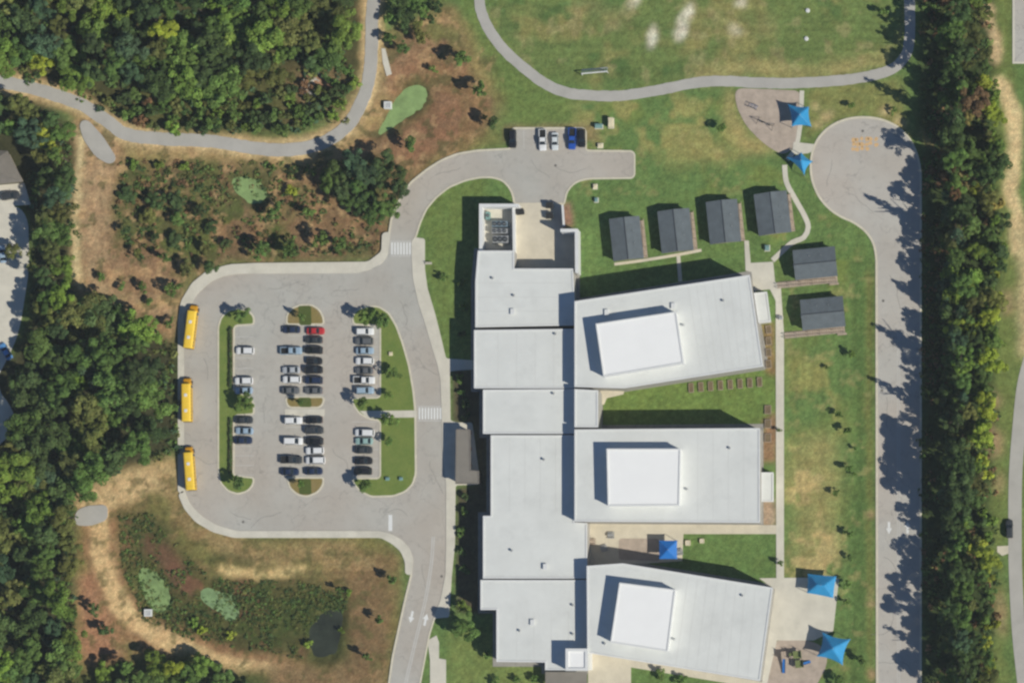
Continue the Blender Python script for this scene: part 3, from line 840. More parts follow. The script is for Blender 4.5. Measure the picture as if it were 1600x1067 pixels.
# ------------------------------------------------------------------ the school
school = empty('school_building', (0, 0, 0))
tag(school, 'large white flat-roofed school of joined halls and three wings', 'school')
def windows(poly, h, parent, z0=1.0, z1=2.6, every=4.2):
    n = len(poly)
    if area(poly) < 0: poly = poly[::-1]
    for i in range(n):
        a, b = Vector(poly[i]), Vector(poly[(i + 1) % n])
        L = (b - a).length
        k = int(L / every)
        if k < 2: continue
        d = (b - a) / L
        nrm = Vector((d.y, -d.x))
        for j in range(k):
            for zz in ((z0, z1),) if h < 9 else ((z0, z1), (z0 + 4.3, z1 + 4.3)):
                c = a + d * (L * (j + 0.5) / k)
                mb = MB()
                vs = []
                for t, o_ in ((-1.1, 0.04), (1.1, 0.04)):
                    p = c + d * t + nrm * o_
                    vs += [(p.x, p.y, zz[0]), (p.x, p.y, zz[1])]
                mb.add(vs, [(0, 2, 3, 1)])
                mb.build('window', M['glass'], parent)
def block(name, pts, h, label, roof='roof_white', z0=-0.2, wall='wall_block', parent=school, rim=0.34, win=False, par_h=0.14):
    pl = PP(pts, h)
    if area(pl) < 0: pl = pl[::-1]
    n = len(pl)
    w = MB()
    w.add([(x, y, z0) for x, y in pl] + [(x, y, h - par_h) for x, y in pl], [(i, (i + 1) % n, (i + 1) % n + n, i + n) for i in range(n)])
    wo_ = w.build(name, M[wall], parent)
    tag(wo_, label)
    inner = offset(pl, -rim)
    outer = offset(pl, 0.07)
    MB().add([(x, y, h - par_h) for x, y in inner], [tuple(range(n))]).build('roof', M[roof], wo_)
    MB().ring(outer, inner, h - par_h - 0.25, h).build('parapet', M['parapet'], wo_)
    if win: windows(pl, h, wo_)
    return wo_
HALL = 7.5; WING = 10.9
hall_a = block('hall', [(747, 392), (803, 392), (803, 420), (895, 420), (899, 508), (743, 511), (743, 440)], 6.4, 'lower north hall beside the service yard')
hall_b = block('hall', [(741, 516), (897, 514), (897, 606), (741, 606)], HALL, 'square hall joined to the angled wing')
hall_c = block('hall', [(755, 609), (897, 608), (897, 677), (755, 677)], HALL, 'narrow hall at the crosswalk')
hall_d = block('hall', [(767, 680), (897, 680), (897, 816), (917, 817), (917, 903), (755, 903), (755, 806), (767, 806)], HALL - 0.2, 'long hall behind the brown canopy')
hall_e = block('hall', [(751, 906), (917, 906), (917, 1046), (852, 1046), (852, 1034), (776, 1033), (776, 952), (751, 952)], HALL, 'south hall with a small tower')
wing_1 = block('wing', [(898, 471), (1171, 430), (1192, 572), (975, 606), (898, 604)], WING, 'angled north wing')
wing_link = block('wing', [(898, 608), (934, 610), (934, 667), (898, 667)], WING - 0.3, 'short link between two wings', win=False)
wing_2 = block('wing', [(898, 671), (1187, 669), (1187, 816), (898, 814)], WING, 'straight middle wing')
wing_3 = block('wing', [(917, 884), (973, 880), (1207, 918), (1187, 1063), (918, 1019)], WING, 'angled south wing')
def clere(pts, par, up=3.7):
    return block('clerestory', pts, WING + up, 'bright white raised box on the wing roof', 'roof_bright', WING - 0.2, 'wall_panel', par and school, 0.3, False, 0.15)
clere([(931, 506), (1056, 487), (1068, 567), (943, 588)], wing_1)
clere([(948, 701), (1063, 701), (1061, 789), (950, 790)], wing_2)
clere([(968, 910), (1055, 921), (1043, 1017), (954, 1003)], wing_3)
block('tower', [(884, 1013), (918, 1013), (918, 1047), (884, 1047)], HALL + 4.0, 'small white stair tower', 'roof_bright', 0, 'wall_panel', school, 0.7, False, 0.3)
block('porch', [(1178, 458), (1198, 456), (1204, 502), (1185, 504)], 3.6, 'low white porch at the wing end', 'roof_white', 0, 'wall_panel', school, 0.3, False, 0.15)
block('porch', [(1190, 738), (1208, 738), (1208, 783), (1190, 783)], 3.6, 'low white porch at the wing end', 'roof_white', 0, 'wall_panel', school, 0.3, False, 0.15)
# rooftop fittings
def vent(px, py, h, r=0.36, par=school):
    x, y = P(px, py, h)
    m = MB().cyl((0, 0, 0), (0, 0, 0.55), r * 0.7, r * 0.7, 10).cyl((0, 0, 0.5), (0, 0, 0.75), r, r * 0.55, 10)
    m.build('roof_vent', M['metal_grey'], par, (x, y, h - 0.15))
def hatch(px, py, h, w=1.0, l=1.4, par=school):
    x, y = P(px, py, h)
    MB().box(-w / 2, w / 2, -l / 2, l / 2, 0, 0.45).box(-w / 2 - 0.06, w / 2 + 0.06, -l / 2 - 0.06, l / 2 + 0.06, 0.4, 0.5).build('roof_hatch', M['parapet'], par, (x, y, h - 0.15))
for a, b_, h in ((803, 462, 6.4), (770, 435, 6.4), (868, 522, HALL), (865, 615, HALL), (850, 718, HALL), (800, 860, HALL), (812, 985, HALL), (895, 990, HALL), (895, 945, HALL),
                 (1067, 508, WING), (1130, 470, WING), (1073, 764, WING), (1140, 700, WING), (1053, 998, WING), (1160, 930, WING), (945, 1005, WING)):
    vent(a, b_, h)
for a, b_, h in ((801, 487, 6.4), (852, 885, HALL), (832, 972, HALL), (948, 488, WING), (1052, 478, WING)):
    hatch(a, b_, h)
# faint membrane seams on the roofs
def seam(px0, py0, px1, py1, h):
    a, b_ = Vector(P(px0, py0, h)), Vector(P(px1, py1, h))
    d = (b_ - a).normalized(); n_ = Vector((-d.y, d.x)) * 0.05
    MB().add([(*(a + n_), h - 0.13), (*(b_ + n_), h - 0.13), (*(b_ - n_), h - 0.13), (*(a - n_), h - 0.13)], [(0, 1, 2, 3)]).build('roof_seam', M['roof_seam'], school)
for k in range(1, 5):
    seam(749 + k * 29, 519, 749 + k * 29, 603, HALL); seam(772 + k * 24, 684, 772 + k * 24, 800, HALL - 0.2); seam(780 + k * 27, 955, 780 + k * 27, 1028, HALL)
    seam(1066 + k * 24, 674, 1066 + k * 24, 811, WING)
for k in range(1, 4):
    seam(746, 420 + k * 22, 880, 420 + k * 22, 6.4)
for k in range(1, 9):
    seam(1062 + k * 13, 450 - k * 1.9, 1084 + k * 12, 584 - k * 2.0, WING); seam(1060 + k * 15, 900 + k * 2.2, 1040 + k * 16, 1036 + k * 2.6, WING)

# plant enclosure and loading-dock screen walls
enc = empty('plant_enclosure', (*P(779, 355), 0))
tag(enc, 'open-topped white walled plant yard holding cooling units at the school', 'enclosure')
def wall_path(name, pts, h, t, mat, parent, z0=-0.2):
    """free-standing wall segments along a line given at cap level, each with a pale cap"""
    for i in range(len(pts) - 1):
        a, b_ = Vector(P(*pts[i], h)), Vector(P(*pts[i + 1], h))
        d = (b_ - a).normalized()
        n_ = Vector((-d.y, d.x)) * t / 2
        e = d * (t / 2 - 0.003 * (i % 2))
        p = [a - e + n_, b_ + e + n_, b_ + e - n_, a - e - n_]
        base = Vector((parent.location.x, parent.location.y)) if parent else Vector((0, 0))
        q = [tuple(v - base) for v in p]
        w = MB().prism(q, z0, h - 0.1 - 0.002 * i).build(name, M[mat], parent)
        c = offset(q if area(q) > 0 else q[::-1], 0.04)
        MB().prism(c, h - 0.1 - 0.002 * i, h + 0.003 * i).build('wall_cap', M['parapet'], w)
wall_path('wall', [(751, 395), (751, 321), (808, 321)], 5.2, 0.75, 'wall_panel', enc)
wall_path('wall', [(802, 321), (803, 395)], 3.2, 0.5, 'wall_panel', enc)
MB().box(-5.0, 4.4, -6.0, 5.6, -0.1, 0.12).build('floor_slab', M['concrete'], enc)
for k, (px, py, sx, sy, mt) in enumerate(((781, 350, 4.2, 1.5, 'blue_metal'), (781, 361, 4.2, 1.3, 'metal_grey'), (782, 374, 4.2, 1.9, 'metal_grey'), (762, 337, 1.1, 2.0, 'teal_metal'))):
    x, y = P(px, py, 2.0)
    u = empty('cooling_unit', (x, y, 0.12))
    tag(u, ('blue-grey cooling unit in the plant yard, above the pale one', 'pale slatted cooling unit in the plant yard, middle of three', 'grey cooling unit in the plant yard, nearest the white hall roof', 'small teal pump cabinet in the plant yard corner')[k], 'cooling unit', 'plant in the walled yard')
    MB().box(-sx / 2, sx / 2, -sy / 2, sy / 2, 0, 2.0).build('casing', M[mt], u)
    for j in range(max(1, int(sx / 1.3))):
        xx = -sx / 2 + 0.7 + j * 1.3 if sx > 2 else 0
        f = MB().cyl((0, 0, 0), (0, 0, 0.22), min(sx, sy) * 0.38, min(sx, sy) * 0.38, 14).build('fan_ring', M['metal_dark'], u, (xx, 0, 2.0))
        MB().box(-0.35, 0.35, -0.06, 0.06, 0.2, 0.24).build('fan_blade', M['metal_grey'], f)
scr = empty('dock_screen_wall', (*P(900, 400), 0))
tag(scr, 'tall white L-shaped screen wall round the loading dock', 'wall')
wall_path('wall', [(878, 360), (900.5, 360), (901, 424)], 6.2, 0.75, 'wall_panel', scr)
bw = empty('brick_wall', (*P(882, 336), 0))
tag(bw, 'low brick wall edging the service yard by the lawn', 'wall')
wall_path('wall', [(879, 322), (881, 352)], 3.6, 0.5, 'brick', bw)
def dumpster(px, py, rz, label, mat):
    o = empty('dumpster', (*P(px, py), 0.15), rz); tag(o, label, 'dumpster', 'dumpsters in the service yard')
    MB().add([(-0.9, -0.7, 0.1), (0.9, -0.7, 0.1), (0.9, 0.6, 0.1), (-0.9, 0.6, 0.1), (-0.95, -0.85, 1.3), (0.95, -0.85, 1.3), (0.95, 0.75, 1.6), (-0.95, 0.75, 1.6)],
             [(3, 2, 1, 0), (0, 1, 5, 4), (1, 2, 6, 5), (2, 3, 7, 6), (3, 0, 4, 7)]).build('bin', M[mat], o)
    for s in (-1, 1):
        MB().add([(s * 0.48 - 0.46, -0.88, 1.33), (s * 0.48 + 0.46, -0.88, 1.33), (s * 0.48 + 0.46, 0.76, 1.64), (s * 0.48 - 0.46, 0.76, 1.64)], [(0, 1, 2, 3)]).build('lid', M['black_trim'], o)
        MB().box(s * 1.0 - 0.05, s * 1.0 + 0.05, -0.5, 0.3, 0.7, 0.95).build('lift_pocket', M['metal_dark'], o)
dumpster(814, 332, 0.1, 'dark dumpster by the plant yard wall', 'metal_dark')
dumpster(860, 322, 0.0, 'grey dumpster in the yard, nearer the car park road', 'metal_grey')
dumpster(860, 338, 0.05, 'grey dumpster in the yard, nearer the white hall', 'blue_metal')

# entrance canopy
can = empty('entrance_canopy', (0, 0, 0))
tag(can, 'brown flat L-shaped entrance canopy on white columns beside the road', 'canopy')
ch = 4.0
pl = PP([(713, 671), (734, 671), (735, 735), (748, 736), (748, 755), (712, 755)], ch)
MB().prism(pl, ch - 0.5, ch, True).build('canopy_roof', M['canopy_roof'], can)
q = pl if area(pl) > 0 else pl[::-1]
MB().ring(offset(q, 0.1), offset(q, -0.2), ch - 0.55, ch + 0.08).build('fascia', M['shingle_brown'], can)
for px, py in ((715, 674), (715, 690), (715, 706), (715, 722), (715, 738), (715, 752), (731, 674), (731, 700), (731, 726), (745, 740), (745, 752)):
    x, y = P(px, py, ch)
    c_ = MB().box(-0.28, 0.28, -0.28, 0.28, 0, ch - 0.5).build('column', M['white_paint'], can, (x, y, 0))
    MB().box(-0.45, 0.45, -0.45, 0.45, 0, 0.6).build('plinth', M['brick'], c_)
pl = empty('south_canopy', (0, 0, 0)); tag(pl, 'grey-brown flat canopy below the small white tower', 'canopy')
q = PP([(852, 1049), (917, 1049), (917, 1075), (852, 1075)], 3.6)
MB().prism(q, 3.2, 3.6, True).build('canopy_roof', M['canopy_roof'], pl)
for a, b_ in ((855, 1072), (884, 1072), (914, 1072)):
    x, y = P(a, b_, 3.2); MB().box(-0.2, 0.2, -0.2, 0.2, 0, 3.2).build('column', M['white_paint'], pl, (x, y, 0))

# ------------------------------------------------------------------ portable classrooms
def portable(corners, ridge_ns, label, deck):
    """corners: roof outline TL, TR, BR, BL as the photograph shows it"""
    eave, ridge = 3.1, 4.15
    c4 = [Vector(P(a, b_, eave)) for a, b_ in corners]
    c = sum(c4, Vector((0, 0))) / 4
    u = ((c4[1] - c4[0]) + (c4[2] - c4[3])).normalized()
    wid = ((c4[1] - c4[0]).length + (c4[2] - c4[3]).length) / 2
    lng = ((c4[0] - c4[3]).length + (c4[1] - c4[2]).length) / 2
    rz = math.atan2(u.y, u.x)
    o = empty('portable_classroom', (c.x, c.y, 0), rz)
    tag(o, label, 'portable classroom', 'dark-roofed portable classrooms')
    a, b_ = wid / 2, lng / 2
    e = 0.35
    gab = [(-a + e, -b_ + e), (a - e, -b_ + e), (a - e, b_ - e), (-a + e, b_ - e)]
    MB().prism(gab, 0.5, eave + 0.02).build('wall', M['siding'], o)
    MB().prism([(x * 0.98, y * 0.98) for x, y in gab], -0.1, 0.5).build('skirting', M['timber_grey'], o)
    for s in (-1, 1):
        if ridge_ns:
            vs = [(0, -b_, ridge), (0, b_, ridge), (s * a, b_, eave), (s * a, -b_, eave)]
        else:
            vs = [(-a, 0, ridge), (a, 0, ridge), (a, s * b_, eave), (-a, s * b_, eave)]
        vs2 = [(x, y, z - 0.12) for x, y, z in vs]
        fl = [(0, 1, 2, 3), (7, 6, 5, 4), (0, 4, 5, 1), (1, 5, 6, 2), (2, 6, 7, 3), (3, 7, 4, 0)]
        MB().add(vs + vs2, fl).build('roof_slope', M['shingle'], o)
        if ridge_ns: g = [(-a + e, s * (b_ - e), eave), (a - e, s * (b_ - e), eave), (0, s * (b_ - e), ridge - 0.14)]
        else: g = [(s * (a - e), -b_ + e, eave), (s * (a - e), b_ - e, eave), (s * (a - e), 0, ridge - 0.14)]
        MB().add(g, [(0, 1, 2)]).build('gable', M['siding'], o)
    if ridge_ns: MB().box(-0.12, 0.12, -b_, b_, ridge - 0.02, ridge + 0.05).build('ridge_cap', M['metal_dark'], o)
    else: MB().box(-a, a, -0.12, 0.12, ridge - 0.02, ridge + 0.05).build('ridge_cap', M['metal_dark'], o)
    for j in range(3):
        if ridge_ns: m_ = MB().box(-a + e - 0.04, -a + e - 0.01, -b_ + 2 + j * 3 - 0.6, -b_ + 2 + j * 3 + 0.6, 1.4, 2.5)
        else: m_ = MB().box(-a + 2 + j * 3 - 0.6, -a + 2 + j * 3 + 0.6, b_ - e + 0.01, b_ - e + 0.04, 1.4, 2.5)
        m_.build('window', M['glass'], o)
    if ridge_ns: ac = MB().box(-0.6, 0.6, b_ - e, b_ - e + 0.55, 0.7, 2.6)
    else: ac = MB().box(-a + e - 0.55, -a + e, -0.6, 0.6, 0.7, 2.6)
    ac.build('air_unit', M['metal_grey'], o)
    for q in (0.3, -0.25):
        px_, py_ = (a * 0.5, b_ * q) if ridge_ns else (a * q, b_ * 0.5)
        zz = eave + (ridge - eave) * 0.5
        MB().cyl((px_, py_, zz - 0.1), (px_, py_, zz + 0.4), 0.09, 0.09, 8).build('vent_pipe', M['metal_grey'], o)
    # ramp and landing of timber boards
    if deck == 'east':
        x0 = a - e
        n_ = int((2 * b_ - 1.0) / 0.62)
        for j in range(n_):
            y = -b_ + 0.5 + j * 0.62
            z = 0.55 - max(0, (n_ * 0.62 - 3.0 - j * 0.62)) * 0.06
            MB().box(x0, x0 + 1.2, y, y + 0.56, z - 0.06, z).build('deck_board', M['timber'], o)
        MB().box(x0 + 1.15, x0 + 1.23, -b_ + 0.5, b_ - 0.5, 1.35, 1.45).build('handrail', M['timber'], o)
        for j in range(5):
            y = -b_ + 0.6 + j * (2 * b_ - 1.3) / 4
            MB().box(x0 + 1.14, x0 + 1.24, y, y + 0.1, 0, 1.4).build('rail_post', M['timber'], o)
        MB().box(x0 + 0.003, x0 + 0.03, b_ - 2.6, b_ - 1.6, 0.56, 2.6).build('door', M['metal_grey'], o)
    else:
        y0 = -b_ + e
        x_ = -a - 5.0
        n_ = int((2 * a + 5.0) / 0.62)
        for j in range(n_):
            x = x_ + j * 0.62
            z = 0.55 - max(0, (n_ * 0.62 - 2.5 - j * 0.62)) * 0.045
            MB().box(x, x + 0.56, y0 - 1.75, y0 - 0.02, max(0.04, z - 0.06), max(0.1, z)).build('deck_board', M['timber'], o)
        for yy in (y0 - 1.78, y0 - 0.9):
            MB().box(x_, a - 0.2, yy, yy + 0.08, 1.2, 1.3).build('handrail', M['timber_grey'], o)
            for j in range(6):
                x = x_ + 0.1 + j * (2 * a + 4.5) / 5
                MB().box(x, x + 0.1, yy - 0.01, yy + 0.09, 0, 1.25).build('rail_post', M['timber'], o)
        MB().box(a - 2.4, a + 0.1, y0 - 2.3, y0 - 1.8, 0.42, 0.5).build('landing', M['timber'], o)
        MB().box(a - 2.6, a - 1.6, y0 - 0.03, y0 - 0.003, 0.56, 2.6).build('door', M['metal_grey'], o)
    return o
portable([(951, 342), (998, 338), (1007, 403), (959, 409)], True, 'dark gabled portable classroom beside the loading dock, farthest from the cul-de-sac', 'east')
portable([(1027, 331), (1075, 325), (1086, 391), (1034, 396)], True, 'dark gabled portable classroom second in the row of four, counting from the loading dock', 'east')
portable([(1102, 316), (1150, 311), (1160, 377), (1110, 382)], True, 'dark gabled portable classroom third in the row of four, counting from the loading dock', 'east')
portable([(1177, 304), (1227, 298), (1239, 362), (1186, 369)], True, 'dark gabled portable classroom in the row of four, beside the winding walk', 'east')
portable([(1239, 391), (1303, 385), (1310, 431), (1242, 438)], False, 'dark portable classroom with a long timber ramp, just below the winding walk', 'south')
portable([(1250, 469), (1316, 462), (1322, 510), (1254, 516)], False, 'dark portable classroom with a long timber ramp, lower of the stacked pair', 'south')

# ------------------------------------------------------------------ blue shade canopies
def shade(corners, zc, peak, label, scallop=0.16, ridge=0.0, mat='fabric'):
    c4 = [Vector(P(a, b_, zc)) for a, b_ in corners]
    c = sum(c4, Vector((0, 0))) / 4
    o = empty('shade_canopy', (c.x, c.y, 0))
    tag(o, label, 'shade canopy', 'blue fabric shade canopies')
    N = 14
    vs, fs = [], []
    for j in range(N + 1):
        for i in range(N + 1):
            u, v = i / N * 2 - 1, j / N * 2 - 1
            pu = u * (1 - scallop * (1 - v * v) * abs(u) ** 1.5)
            pv = v * (1 - scallop * (1 - u * u) * abs(v) ** 1.5)
            s, t = (pu + 1) / 2, (pv + 1) / 2
            p = (c4[0] * (1 - s) + c4[1] * s) * (1 - t) + (c4[3] * (1 - s) + c4[2] * s) * t
            k = max(max(0.0, (abs(u) - ridge) / (1 - ridge)), abs(v))
            z = zc + peak * (1 - k) ** 1.12
            vs.append((p.x - c.x, p.y - c.y, z))
    for j in range(N):
        for i in range(N):
            q = j * (N + 1) + i
            fs.append((q, q + N + 1, q + N + 2, q + 1))
    m_ = MB().add(vs, fs)
    me_ = m_.mesh('fabric', M[mat], True)
    me_.set_sharp_from_angle(angle=math.radians(12)) if hasattr(me_, 'set_sharp_from_angle') else None
    link('fabric', me_, o)
    for a, b_ in zip(c4, [2, 3, 0, 1]):
        d = (a - c) * 0.94
        MB().cyl((d.x, d.y, -0.1), (d.x * 1.06, d.y * 1.06, zc - 0.02), 0.09, 0.07, 8).build('post', M['metal_grey'], o)
    e4 = [(p - c) for p in c4]
    MB().cyl((0, 0, zc + peak - 0.12), (0, 0, zc + peak + 0.1), 0.14, 0.05, 8).build('peak_cap', M['metal_grey'], o)
    return o
shade([(1231, 163), (1264, 167), (1268, 198), (1237, 198)], 3.4, 2.4, 'blue pointed shade canopy over the tan playground, nearer the curved track path', 0.14)
shade([(1229, 246), (1252, 238), (1270, 252), (1257, 274)], 3.4, 2.4, 'blue tilted shade canopy at the turning circle beside the winding walk', 0.2)
shade([(1030, 844), (1058, 844), (1058, 873), (1030, 873)], 3.6, 1.5, 'deep blue square shade canopy in the courtyard between two wings', 0.02, mat='fabric_plain')
shade([(1262, 896), (1307, 900), (1302, 934), (1261, 926)], 3.3, 2.5, 'blue rectangular shade canopy at the top of the pale plaza', 0.04, 0.25)
shade([(1285, 987), (1329, 998), (1317, 1039), (1276, 1025)], 3.9, 3.1, 'largest blue pointed shade canopy beside the mulch play area', 0.17)

# ------------------------------------------------------------------ vehicles
def loft(stations, prof):
    """stations: (x, half width, z low, z top); prof: (fraction of half width, fraction of height) from bottom middle up to top middle"""
    vs, fs = [], []
    k = len(prof)
    ring = prof + [(-a, b_) for a, b_ in reversed(prof) if a > 1e-6]
    n = len(ring)
    for x, hw, z0, z1 in stations:
        for a, b_ in ring:
            vs.append((x, a * hw, z0 + (z1 - z0) * b_))
    for i in range(len(stations) - 1):
        for j in range(n):
            fs.append((i * n + j, i * n + (j + 1) % n, (i + 1) * n + (j + 1) % n, (i + 1) * n + j))
    fs.append(tuple(range(n - 1, -1, -1)))
    fs.append(tuple((len(stations) - 1) * n + j for j in range(n)))
    return vs, fs
PROF = [(0, 0), (0.9, 0.02), (0.97, 0.15), (1.0, 0.5), (0.97, 0.82), (0.88, 0.95), (0.6, 1.0), (0, 1.015)]
def vehicle_proto(kind):
    D = {'sedan': (4.75, 0.92, 1.45, -1.75, 0.95, 0.75, 0.75, 0.95, 1.0),
         'hatch': (4.3, 0.89, 1.5, -1.95, 0.85, 0.35, 0.8, 0.95, 0.98),
         'suv': (4.85, 0.97, 1.75, -2.25, 0.95, 0.3, 0.7, 1.1, 1.12),
         'van': (5.15, 1.0, 1.78, -2.45, 1.45, 0.25, 0.95, 1.1, 1.12),
         'pickup': (5.7, 1.0, 1.85, -0.75, 1.25, 0.25, 0.75, 1.15, 1.12)}[kind]
    L, hw, Ht, xr, xf, dr, df, zh, zb = D
    o = empty('parked_' + {'sedan': 'car', 'hatch': 'car', 'suv': 'car', 'van': 'van', 'pickup': 'pickup'}[kind])
    h2 = L / 2
    bedz = zb
    st = [(-h2, hw * 0.80, 0.42, zb * 0.72), (-h2 + 0.08, hw * 0.9, 0.32, zb * 0.9), (-h2 + 0.35, hw * 0.97, 0.24, zb), (xr, hw, 0.22, zb + 0.02), (xf, hw, 0.22, zb), (xf + 0.15, hw, 0.22, zh), (h2 - 0.55, hw * 0.97, 0.24, zh * 0.95), (h2 - 0.12, hw * 0.88, 0.3, zh * 0.82), (h2, hw * 0.74, 0.4, zh * 0.66)]
    if kind == 'pickup':
        st = [(-h2, hw * 0.95, 0.45, 0.78), (-h2 + 0.08, hw * 0.97, 0.38, 0.8), (xr - 0.05, hw, 0.3, 0.8), (xr, hw, 0.26, zb), (xf, hw, 0.24, zb), (xf + 0.15, hw, 0.24, zh), (h2 - 0.5, hw * 0.97, 0.28, zh * 0.97), (h2 - 0.1, hw * 0.9, 0.34, zh * 0.86), (h2, hw * 0.8, 0.42, zh * 0.7)]
    vs, fs = loft(st, PROF)
    body = MB().add(vs, fs)
    wb, wt = hw * 0.93, hw * 0.74
    a0, a1, b0, b1 = xr, xf + 0.1, xr + dr, xf - df
    z0, z1 = zb - 0.06, Ht - 0.07
    body.add([(a0, -wb, z0), (a1, -wb, z0), (a1, wb, z0), (a0, wb, z0), (b0, -wt, z1), (b1, -wt, z1), (b1, wt, z1), (b0, wt, z1)],
             [(0, 1, 5, 4), (1, 2, 6, 5), (2, 3, 7, 6), (3, 0, 4, 7), (4, 5, 6, 7)])
    if kind == 'pickup':
        for s in (-1, 1):
            y = s * (hw - 0.08)
            body.box(-h2 + 0.05, xr + 0.02, y - 0.08, y + 0.08, 0.7, 1.16)
        body.box(-h2 + 0.02, -h2 + 0.12, -hw + 0.1, hw - 0.1, 0.7, 1.14)
    body.build('body', M['car'], o, smooth=False)
    # painted roof skin, gently crowned
    rv = []
    for fx, fy, dz in ((0, -1, 0), (1, -1, 0), (1, 1, 0), (0, 1, 0)):
        rv.append(((b0 - 0.02) + (b1 - b0 + 0.04) * fx, fy * (wt + 0.015), z1 + 0.005))
    rv += [(b0 + 0.15, -wt * 0.8, Ht - 0.01), (b1 - 0.15, -wt * 0.8, Ht - 0.01), (b1 - 0.15, wt * 0.8, Ht - 0.01), (b0 + 0.15, wt * 0.8, Ht - 0.01)]
    MB().add(rv, [(0, 1, 5, 4), (1, 2, 6, 5), (2, 3, 7, 6), (3, 0, 4, 7), (4, 5, 6, 7)]).build('roof', M['car'], o)
    def pane(name, p, off):
        p = [Vector(x) for x in p]
        c = sum(p, Vector()) / 4
        p = [c + (x - c) * 0.88 + Vector(off) for x in p]
        MB().add(p, [(0, 1, 2, 3)]).build(name, M['glass'], o)
    pane('windshield', [(a1, -wb, z0 + 0.08), (a1, wb, z0 + 0.08), (b1, wt, z1), (b1, -wt, z1)], (0.02, 0, 0.02))
    pane('rear_window', [(a0, wb, z0 + 0.1), (a0, -wb, z0 + 0.1), (b0, -wt, z1), (b0, wt, z1)], (-0.02, 0, 0.02))
    for s in (-1, 1):
        pane('side_window', [(a0, s * wb, z0 + 0.12), (a1, s * wb, z0 + 0.12), (b1, s * wt, z1), (b0, s * wt, z1)][::s], (0, s * 0.02, 0.015))
        MB().box(h2 - 0.28, h2 - 0.06, s * hw * 0.62 - 0.17, s * hw * 0.62 + 0.17, 0.6, 0.74).build('headlight', M['lamp_clear'], o)
        MB().box(-h2 - 0.015, -h2 + 0.1, s * hw * 0.66 - 0.14, s * hw * 0.66 + 0.14, 0.62, 0.8).build('tail_light', M['lamp_red'], o)
        MB().box(xf - 0.05, xf + 0.12, s * (hw + 0.1) - 0.09, s * (hw + 0.1) + 0.09, zb - 0.02, zb + 0.14).build('mirror', M['black_trim'], o)
        for x in (-h2 + 0.95, h2 - 0.95):
            r = 0.33 if kind in ('sedan', 'hatch') else 0.38
            w = MB().cyl((0, -0.11, 0), (0, 0.11, 0), r, r, 16).build('wheel', M['tyre'], o, (x, s * (hw - 0.1), r))
            MB().cyl((0, s * 0.08, 0), (0, s * 0.118, 0), r * 0.6, r * 0.55, 12).build('rim', M['rim'], w)
    if kind == 'pickup':
        MB().box(-h2 + 0.13, xr - 0.02, -hw + 0.17, hw - 0.17, 0.79, 0.815).build('bed_liner', M['black_trim'], o)
    return o
PROTO = {}
def car(kind, px, py, head, rgb, label):
    if kind not in PROTO:
        o = PROTO[kind] = vehicle_proto(kind)
    else:
        o = copy_tree(PROTO[kind])
    o.location = (*P(px, py, 0.8), 0.03)
    o.rotation_euler = (0, 0, math.radians(head + random.uniform(-1.5, 1.5)))
    tag(o, label, 'pickup' if kind == 'pickup' else 'van' if kind == 'van' else 'car', 'cars standing in the school car park')
    for c in o.children:
        if c.name.split('.')[0] in ('body', 'roof'): c.color = (*rgb, 1)
    return o
WHT, SIL, LBL, GRY, BLK, NVY, RED, TEA, DGR = (0.80, 0.80, 0.79), (0.46, 0.48, 0.50), (0.33, 0.44, 0.54), (0.13, 0.135, 0.14), (0.016, 0.017, 0.02), (0.018, 0.032, 0.075), (0.5, 0.03, 0.035), (0.30, 0.45, 0.42), (0.045, 0.05, 0.055)
CN = {WHT: 'white', SIL: 'silver', LBL: 'pale blue', GRY: 'grey', BLK: 'black', NVY: 'navy', RED: 'red', TEA: 'pale teal', DGR: 'charcoal'}
CARS = {
 'west bay': [('suv', 383, 548, 180, WHT), ('suv', 381, 595, 180, WHT), ('sedan', 381, 610, 180, LBL), ('sedan', 381, 656, 0, DGR), ('sedan', 382, 673, 180, LBL), ('sedan', 380, 688, 0, NVY)],
 'centre bay, left column': [('sedan', 455, 515, 180, NVY), ('pickup', 455, 548, 0, LBL), ('sedan', 455, 578, 180, SIL), ('suv', 456, 593, 180, WHT), ('sedan', 454, 610, 0, GRY), ('suv', 458, 657, 0, WHT), ('van', 458, 689, 0, WHT), ('pickup', 455, 718, 0, DGR), ('sedan', 453, 737, 0, NVY)],
 'centre bay, right column': [('sedan', 493, 517, 0, RED), ('sedan', 490, 531, 180, DGR), ('suv', 490, 547, 180, BLK), ('hatch', 491, 564, 0, BLK), ('suv', 490, 578, 0, BLK), ('suv', 490, 594, 180, NVY), ('sedan', 490, 610, 180, GRY), ('sedan', 490, 656, 180, BLK), ('suv', 491, 672, 0, DGR), ('suv', 491, 689, 180, BLK), ('suv', 492, 704, 180, WHT), ('van', 493, 719, 180, WHT), ('sedan', 490, 736, 0, NVY)],
 'east bay': [('suv', 570, 518, 0, WHT), ('suv', 569, 533, 180, GRY), ('sedan', 570, 548, 0, LBL), ('suv', 570, 564, 180, WHT), ('sedan', 569, 579, 180, GRY), ('pickup', 569, 594, 0, WHT), ('suv', 570, 610, 0, LBL), ('van', 570, 676, 180, WHT), ('sedan', 569, 689, 180, TEA), ('sedan', 568, 703, 0, DGR), ('sedan', 568, 720, 0, BLK), ('suv', 567, 736, 180, BLK)],
}
ORD = ['topmost', 'second', 'third', 'fourth', 'fifth', 'sixth', 'seventh', 'eighth', 'ninth', 'tenth', 'eleventh', 'twelfth', 'thirteenth', 'fourteenth', 'fifteenth']
